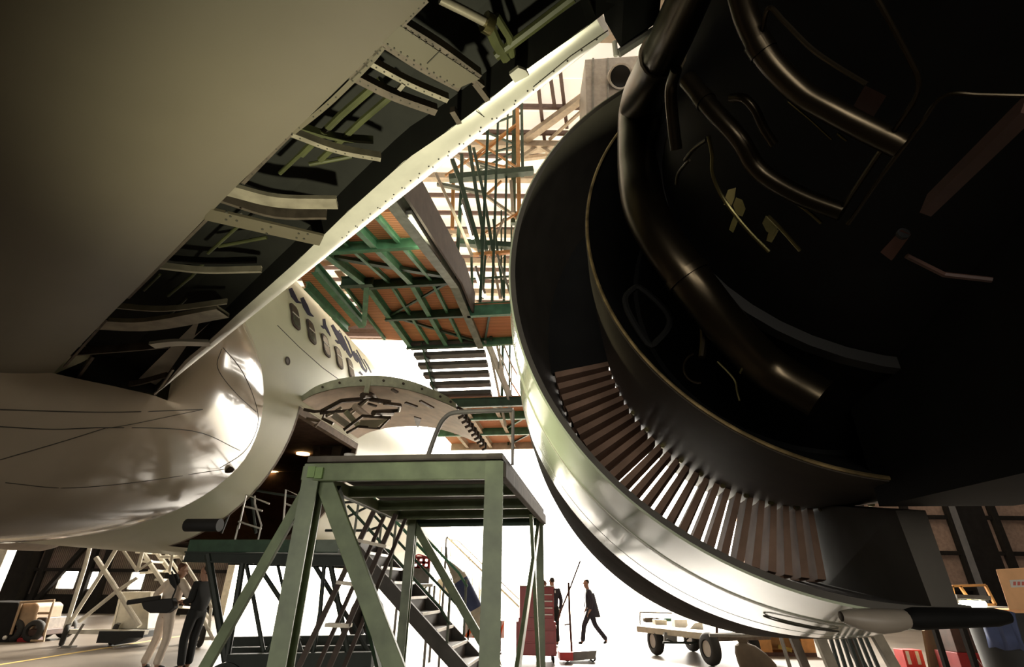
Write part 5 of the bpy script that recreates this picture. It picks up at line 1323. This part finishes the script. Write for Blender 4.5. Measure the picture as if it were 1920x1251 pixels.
mb = MB(); mb.prism([tg(x, y, .1) for x, y in ((28, 1180), (40, 1132), (66, 1130), (72, 1136), (62, 1172), (56, 1184))], Y*.9); mb.build('seat_back', TAN, TG, bevel=.04)
MB().prism([tg(x, y, .1) for x, y in ((20, 1196), (28, 1180), (86, 1180), (82, 1192))], Y*1.0).build('seat_base', PIPER, TG, bevel=.02)
MB().prism([tg(x, y, .2) for x, y in ((56, 1186), (60, 1158), (88, 1158), (82, 1186))], Y*.7).build('side_box', RIBD, TG, bevel=.02)
for pts, d in (([(38, 1130), (102, 1126), (98, 1138), (84, 1186)], .0), ([(72, 1150), (94, 1150)], .0), ([(20, 1190), (40, 1130)], 0), ([(84, 1186), (82, 1202), (58, 1202)], 0)):
    MB().tube([tg(x, y, d) for x, y in pts], .03, 8).build('frame_tube', TAN, TG, True)
for x in (12, 50, -40):
    c = tg(x, 1205); MB().wheel((c.x, UY+.1, .26), Y, .26, .18).build('wheel', TYRE, TG, True); MB().wheel((c.x, UY+1.2, .26), Y, .26, .18).build('wheel', TYRE, TG, True)
MB().prism([tg(x, y, .1) for x, y in ((30, 1218), (32, 1196), (62, 1196), (58, 1212))], Y*.4).build('red_bumper', RED, TG); MB().ball(tg(9, 1196, -.02), .05).build('tail_lamp', TAPEW, TG, True)
# ================================================================== PEOPLE
def skinned(name, chains, mt, parent, M, lv=2, roots=None):
    """one continuous surface grown round a skeleton; chains are lists of (key, (x,y,z), radius or (rx,ry)) joined by shared keys"""
    idx, vs, es, rs = {}, [], [], []
    for ch in chains:
        prev = None
        for it in ch:
            if isinstance(it, str): i = idx[it]
            else:
                k, p, r = it
                if k and k in idx: i = idx[k]
                else:
                    i = len(vs); vs.append(p); rs.append(r if isinstance(r, tuple) else (r, r))
                    if k: idx[k] = i
            if prev is not None: es.append((prev, i))
            prev = i
    me = bpy.data.meshes.new('tmp'); me.from_pydata(vs, es, []); o = bpy.data.objects.new('tmp', me); COL.objects.link(o)
    o.modifiers.new('skin', 'SKIN').use_smooth_shade = True
    for i, r in enumerate(rs):
        d = me.skin_vertices[0].data[i]; d.radius = r; d.use_root = (i == 0)
    s = o.modifiers.new('sub', 'SUBSURF'); s.levels = s.render_levels = lv
    dg = bpy.context.evaluated_depsgraph_get(); dg.update(); ev = o.evaluated_get(dg); m2 = bpy.data.meshes.new_from_object(ev)
    bpy.data.objects.remove(o, do_unlink=True)
    m2.transform(Matrix.Translation(-ORG[parent.name]) @ M); m2.materials.clear(); m2.materials.append(mt)
    for p in m2.polygons: p.use_smooth = True
    r = bpy.data.objects.new(name, m2); COL.objects.link(r); r.parent = parent; ORG[r.name] = ORG[parent.name]
    return r
def mid(a, b, t=.5): return tuple(a[i]+(b[i]-a[i])*t for i in range(3))
def person(label, pos, yaw, h, J, top, legs, hair, shoe=SHOE, coat=None, skinm=SKIN, long=False, group=None):
    """J: joint positions of a 1.80 m figure facing +Y (x to its right)"""
    T = thing('person', label, 'person', pos, group)
    M = Matrix.Translation(V(pos)) @ Matrix.Rotation(yaw, 4, 'Z') @ Matrix.Scale(h/1.8, 4)
    j = dict(pel=(0, 0, .96), chest=(0, 0, 1.32), neck=(0, .0, 1.50), head=(0, .03, 1.66))
    j.update(J)
    n, hd = j['neck'], j['head']; up = V(hd)-V(n); f = V(j.get('look', (0, 1, 0))).normalized(); sd = f.cross(Z).normalized()
    H = lambda a, b, c=0: tuple(V(hd)+f*a+Z*b+sd*c)
    ch = [[('pel', j['pel'], (.13, .10)), ('chest', j['chest'], (.15, .11)), ('n0', mid(j['chest'], n, .8), (.09, .07)), ('neck', n, .055), ('jaw', H(.0, -.07), (.068, .075)), ('head', H(0, .02), (.078, .09)), ('crown', H(-.01, .11), (.055, .062))],
          ['jaw', ('chin', H(.065, -.085), .022)], ['head', ('nose', H(.095, -.015), .012), ('nt', H(.112, -.03), .011)]]
    ch += [['head', (None, H(-.005, 0, s*.082), .014), (None, H(-.02, .015, s*.095), .012)] for s in (-1, 1)]
    hands = []
    for s in 'LR':
        sh, el, wr, hn = j[s+'sh'], j[s+'el'], j[s+'wr'], j[s+'hn']
        d = (V(hn)-V(wr)).normalized(); pn = d.cross(Z); pn = pn.normalized() if pn.length > .1 else d.cross(X).normalized()
        c = [['chest', ('sh'+s, sh, .062), ('el'+s, el, .045), ('wr'+s, wr, .030), ('pm'+s, tuple(V(wr)+d*.06), (.036, .022)), ('pk'+s, tuple(V(wr)+d*.09), (.036, .018))]]
        for k in range(4):
            off = pn*(k-1.5)*.019; L = (.07, .08, .075, .06)[k]; cu = V((0, 0, -.02-.008*k))
            b = V(wr)+d*.09+off; c.append(['pk'+s, (None, tuple(b+d*.02), .010), (None, tuple(b+d*L*.65+cu*.5), .009), (None, tuple(b+d*L+cu*1.6), .007)])
        b = V(wr)+d*.035; c.append(['pm'+s, (None, tuple(b+pn*.036+d*.015), .012), (None, tuple(b+pn*.052+d*.045), .010), (None, tuple(b+pn*.048+d*.07), .008)])
        ch += c
        hp, kn, an, to = j[s+'hp'], j[s+'kn'], j[s+'an'], j[s+'to']
        ch.append(['pel', ('hp'+s, hp, .085), ('kn'+s, kn, .058), ('an'+s, an, .040), ('to'+s, to, .032)])
    skinned('body', ch, skinm, T, M)
    # hair cap
    hr = [[('a', H(-.035, -.045), (.062, .05)), ('b', H(-.035, .04), (.080, .088)), ('c', H(-.015, .115), (.062, .07))]]
    if long: hr[0].insert(0, ('z', H(-.05, -.10), (.07, .05)))
    skinned('hair', hr, hair, T, M)
    # trousers, top, shoes
    tr = [[('p', j['pel'], (.155, .125)), ('w', mid(j['pel'], j['chest'], .3), (.15, .12))]]
    for s in 'LR':
        hp, kn, an = j[s+'hp'], j[s+'kn'], j[s+'an']
        tr.append(['p', (None, hp, .105), (None, mid(hp, kn), .092), (None, kn, .078), (None, mid(kn, an), .072), (None, mid(kn, an, 1.0), .074)])
        skinned('shoe', [[('a', tuple(V(an)+V((0, 0, -.02))), .054), ('b', mid(an, j[s+'to'], .5), (.050, .044)), ('c', j[s+'to'], (.042, .030))]], shoe, T, M, 1)
    skinned('trousers', tr, legs, T, M)
    tp_ = [[('w', mid(j['pel'], j['chest'], -.08 if not coat else -.25), (.165, .135)), ('m', mid(j['pel'], j['chest'], .45), (.17, .135)), ('c', j['chest'], (.195, .145)), ('n', mid(j['chest'], j['neck'], .72), (.095, .08)), ('k', mid(j['chest'], j['neck'], .92), .066)]]
    for s in 'LR':
        sh, el, wr = j[s+'sh'], j[s+'el'], j[s+'wr']
        tp_.append(['c', (None, sh, .080), (None, mid(sh, el), .068), (None, el, .062), (None, mid(el, wr), .054), (None, mid(el, wr, .93), .046)])
    skinned('jacket' if coat else 'shirt', tp_, top, T, M)
    return T, M
base = dict(Lsh=(-.19, 0, 1.42), Rsh=(.19, 0, 1.42), Lel=(-.25, -.04, 1.14), Rel=(.25, -.04, 1.14), Lwr=(-.24, .06, .90), Rwr=(.24, .06, .90), Lhn=(-.24, .10, .82), Rhn=(.24, .10, .82),
            Lhp=(-.10, 0, .90), Rhp=(.10, 0, .90), Lkn=(-.11, .02, .50), Rkn=(.11, .02, .50), Lan=(-.11, -.02, .08), Ran=(.11, -.02, .08), Lto=(-.12, .14, .035), Rto=(.12, .14, .035))
def J(**k): d = dict(base); d.update(k); return d
p1_ = onZ(284, 1258, 0); p2_ = onZ(342, 1259, 0)
# man in cream overalls, seen from behind, turned to the right
T1, M1 = person('person in cream overalls holding a dark bag against the hip, facing the darker figure', p1_, math.radians(-32), 1.84,
    J(pel=(0, 0, .95), chest=(-.03, .02, 1.32), neck=(-.03, .05, 1.50), head=(-.03, .09, 1.64), look=(.25, 1, -.45), Lsh=(-.23, .01, 1.43), Rsh=(.18, .04, 1.41), Lel=(-.40, -.10, 1.20), Lwr=(-.24, -.02, 1.02), Lhn=(-.16, .06, 1.00),
      Rel=(.34, .16, 1.16), Rwr=(.20, .32, 1.06), Rhn=(.12, .40, 1.06), Lkn=(-.17, .03, .50), Lan=(-.24, -.05, .08), Lto=(-.28, .10, .035), Rkn=(.13, .05, .50), Ran=(.14, -.02, .08), Rto=(.17, .14, .035)), OVERW, OVERW, HAIRR)
# the bag and the long tube they hold
bg = thing('shoulder_bag', 'dark shoulder bag with a long tube held by the person in cream overalls', 'bag', p1_+Z*.95)
q = [onp(x, y, Y, p1_.y-.28) for x, y in ((262, 1126), (322, 1122), (326, 1140), (312, 1150), (280, 1150), (268, 1142))]
MB().prism(q, Y*.16).build('bag_body', BLACK, bg, bevel=.02)
MB().tube([onp(240, 1130, Y, p1_.y-.26), onp(300, 1121, Y, p1_.y-.26)], .045, 10).build('tube', BLACK, bg, True)
q = [onp(x, y, Y, p1_.y-.22) for x, y in ((322, 1124), (330, 1100), (322, 1072))]; MB().tube(q, .015, 8, 4).build('strap', BLACK, bg, True)
q = [onp(x, y, Y, p1_.y-.10) for x, y in ((318, 1078), (334, 1076), (340, 1092), (330, 1104), (322, 1094))]; solo(MB().prism(q, -Y*.06), 'neck_scarf', CLOTHD, 'dark cloth round the neck of the person in cream overalls', 'scarf', sum((V(p) for p in q), V())/5)
T2, M2 = person('person in black coat and trousers reaching towards the person in cream', p2_, math.radians(72), 1.80,
    J(pel=(0, .0, .95), chest=(0, -.03, 1.30), neck=(0, -.0, 1.49), head=(0, .04, 1.64), look=(.1, 1, -.2), Lel=(-.22, .0, 1.15), Lwr=(-.12, .26, 1.12), Lhn=(-.09, .35, 1.13), Rel=(.22, .06, 1.14), Rwr=(.10, .30, 1.10), Rhn=(.06, .38, 1.11),
      Lkn=(-.10, .05, .50), Rkn=(.10, .03, .50), Lan=(-.10, -.04, .08), Ran=(.11, .02, .08), Lto=(-.12, .13, .035), Rto=(.13, .18, .035)), CLOTHD, CLOTHD, HAIRB, coat=True)
p3_ = onZ(1110, 1211, 0)
T3, M3 = person('person in a long dark open coat striding left through the bright doorway', p3_, math.radians(78), 1.70,
    J(chest=(0, .02, 1.31), neck=(0, .05, 1.50), head=(0, .09, 1.65), Lhp=(-.09, 0, .90), Rhp=(.09, 0, .90), Lkn=(-.10, .20, .52), Lan=(-.10, .26, .09), Lto=(-.11, .40, .06), Rkn=(.10, -.12, .52), Ran=(.10, -.44, .14), Rto=(.11, -.33, .05),
      Lel=(-.24, -.10, 1.16), Lwr=(-.22, -.02, .93), Lhn=(-.22, .03, .86), Rel=(.25, .02, 1.15), Rwr=(.22, .14, .94), Rhn=(.22, .18, .87)), COATN, COATN, HAIRB, coat=True)
# open coat skirt and pale shirt front
def skirt(T, M, mt, z0=.74, z1=1.38):
    rows = []
    for i in range(8):
        t = i/7; z = z1+(z0-z1)*t; row = []
        for k in range(15):
            a = math.radians(-215+250*k/14-0); rx, ry = .17+.06*t, .115+.10*t; row.append(M @ V((rx*math.cos(a), -.02-.05*t+ry*math.sin(a), z)))
        rows.append(row)
    o = MB().grid(rows).build('coat_skirt', mt, T, True); s = o.modifiers.new('cloth', 'SOLIDIFY'); s.thickness = .015
skirt(T3, M3, COATN)
mb = MB(); mb.grid([[M3 @ V((x, .15+.02*math.cos(x*9), z)) for x in (-.11, -.05, 0, .05, .11)] for z in (1.40, 1.2, 1.0)]); o = mb.build('shirt_front', SHIRTB, T3, True); o.modifiers.new('cloth', 'SOLIDIFY').thickness = .01
p4_ = onZ(1042, 1200, 0); p4_.y = max(p4_.y, 14.6); p4_ = V((onY(1038, 1200, 16.4).x, 16.4, 0))
T4, M4 = person('person in a dark jacket standing behind the red tool chest', p4_, math.radians(15), 1.74, J(head=(0, .05, 1.65)), COATN, CLOTHD, HAIRB, coat=True)
p5_ = V((onY(1022, 1200, 17.2).x, 17.2, 0))
T5, M5 = person('person almost hidden behind the red tool chest, only the dark hair showing', p5_, math.radians(-20), 1.66, J(), COATN, CLOTHD, HAIRR)
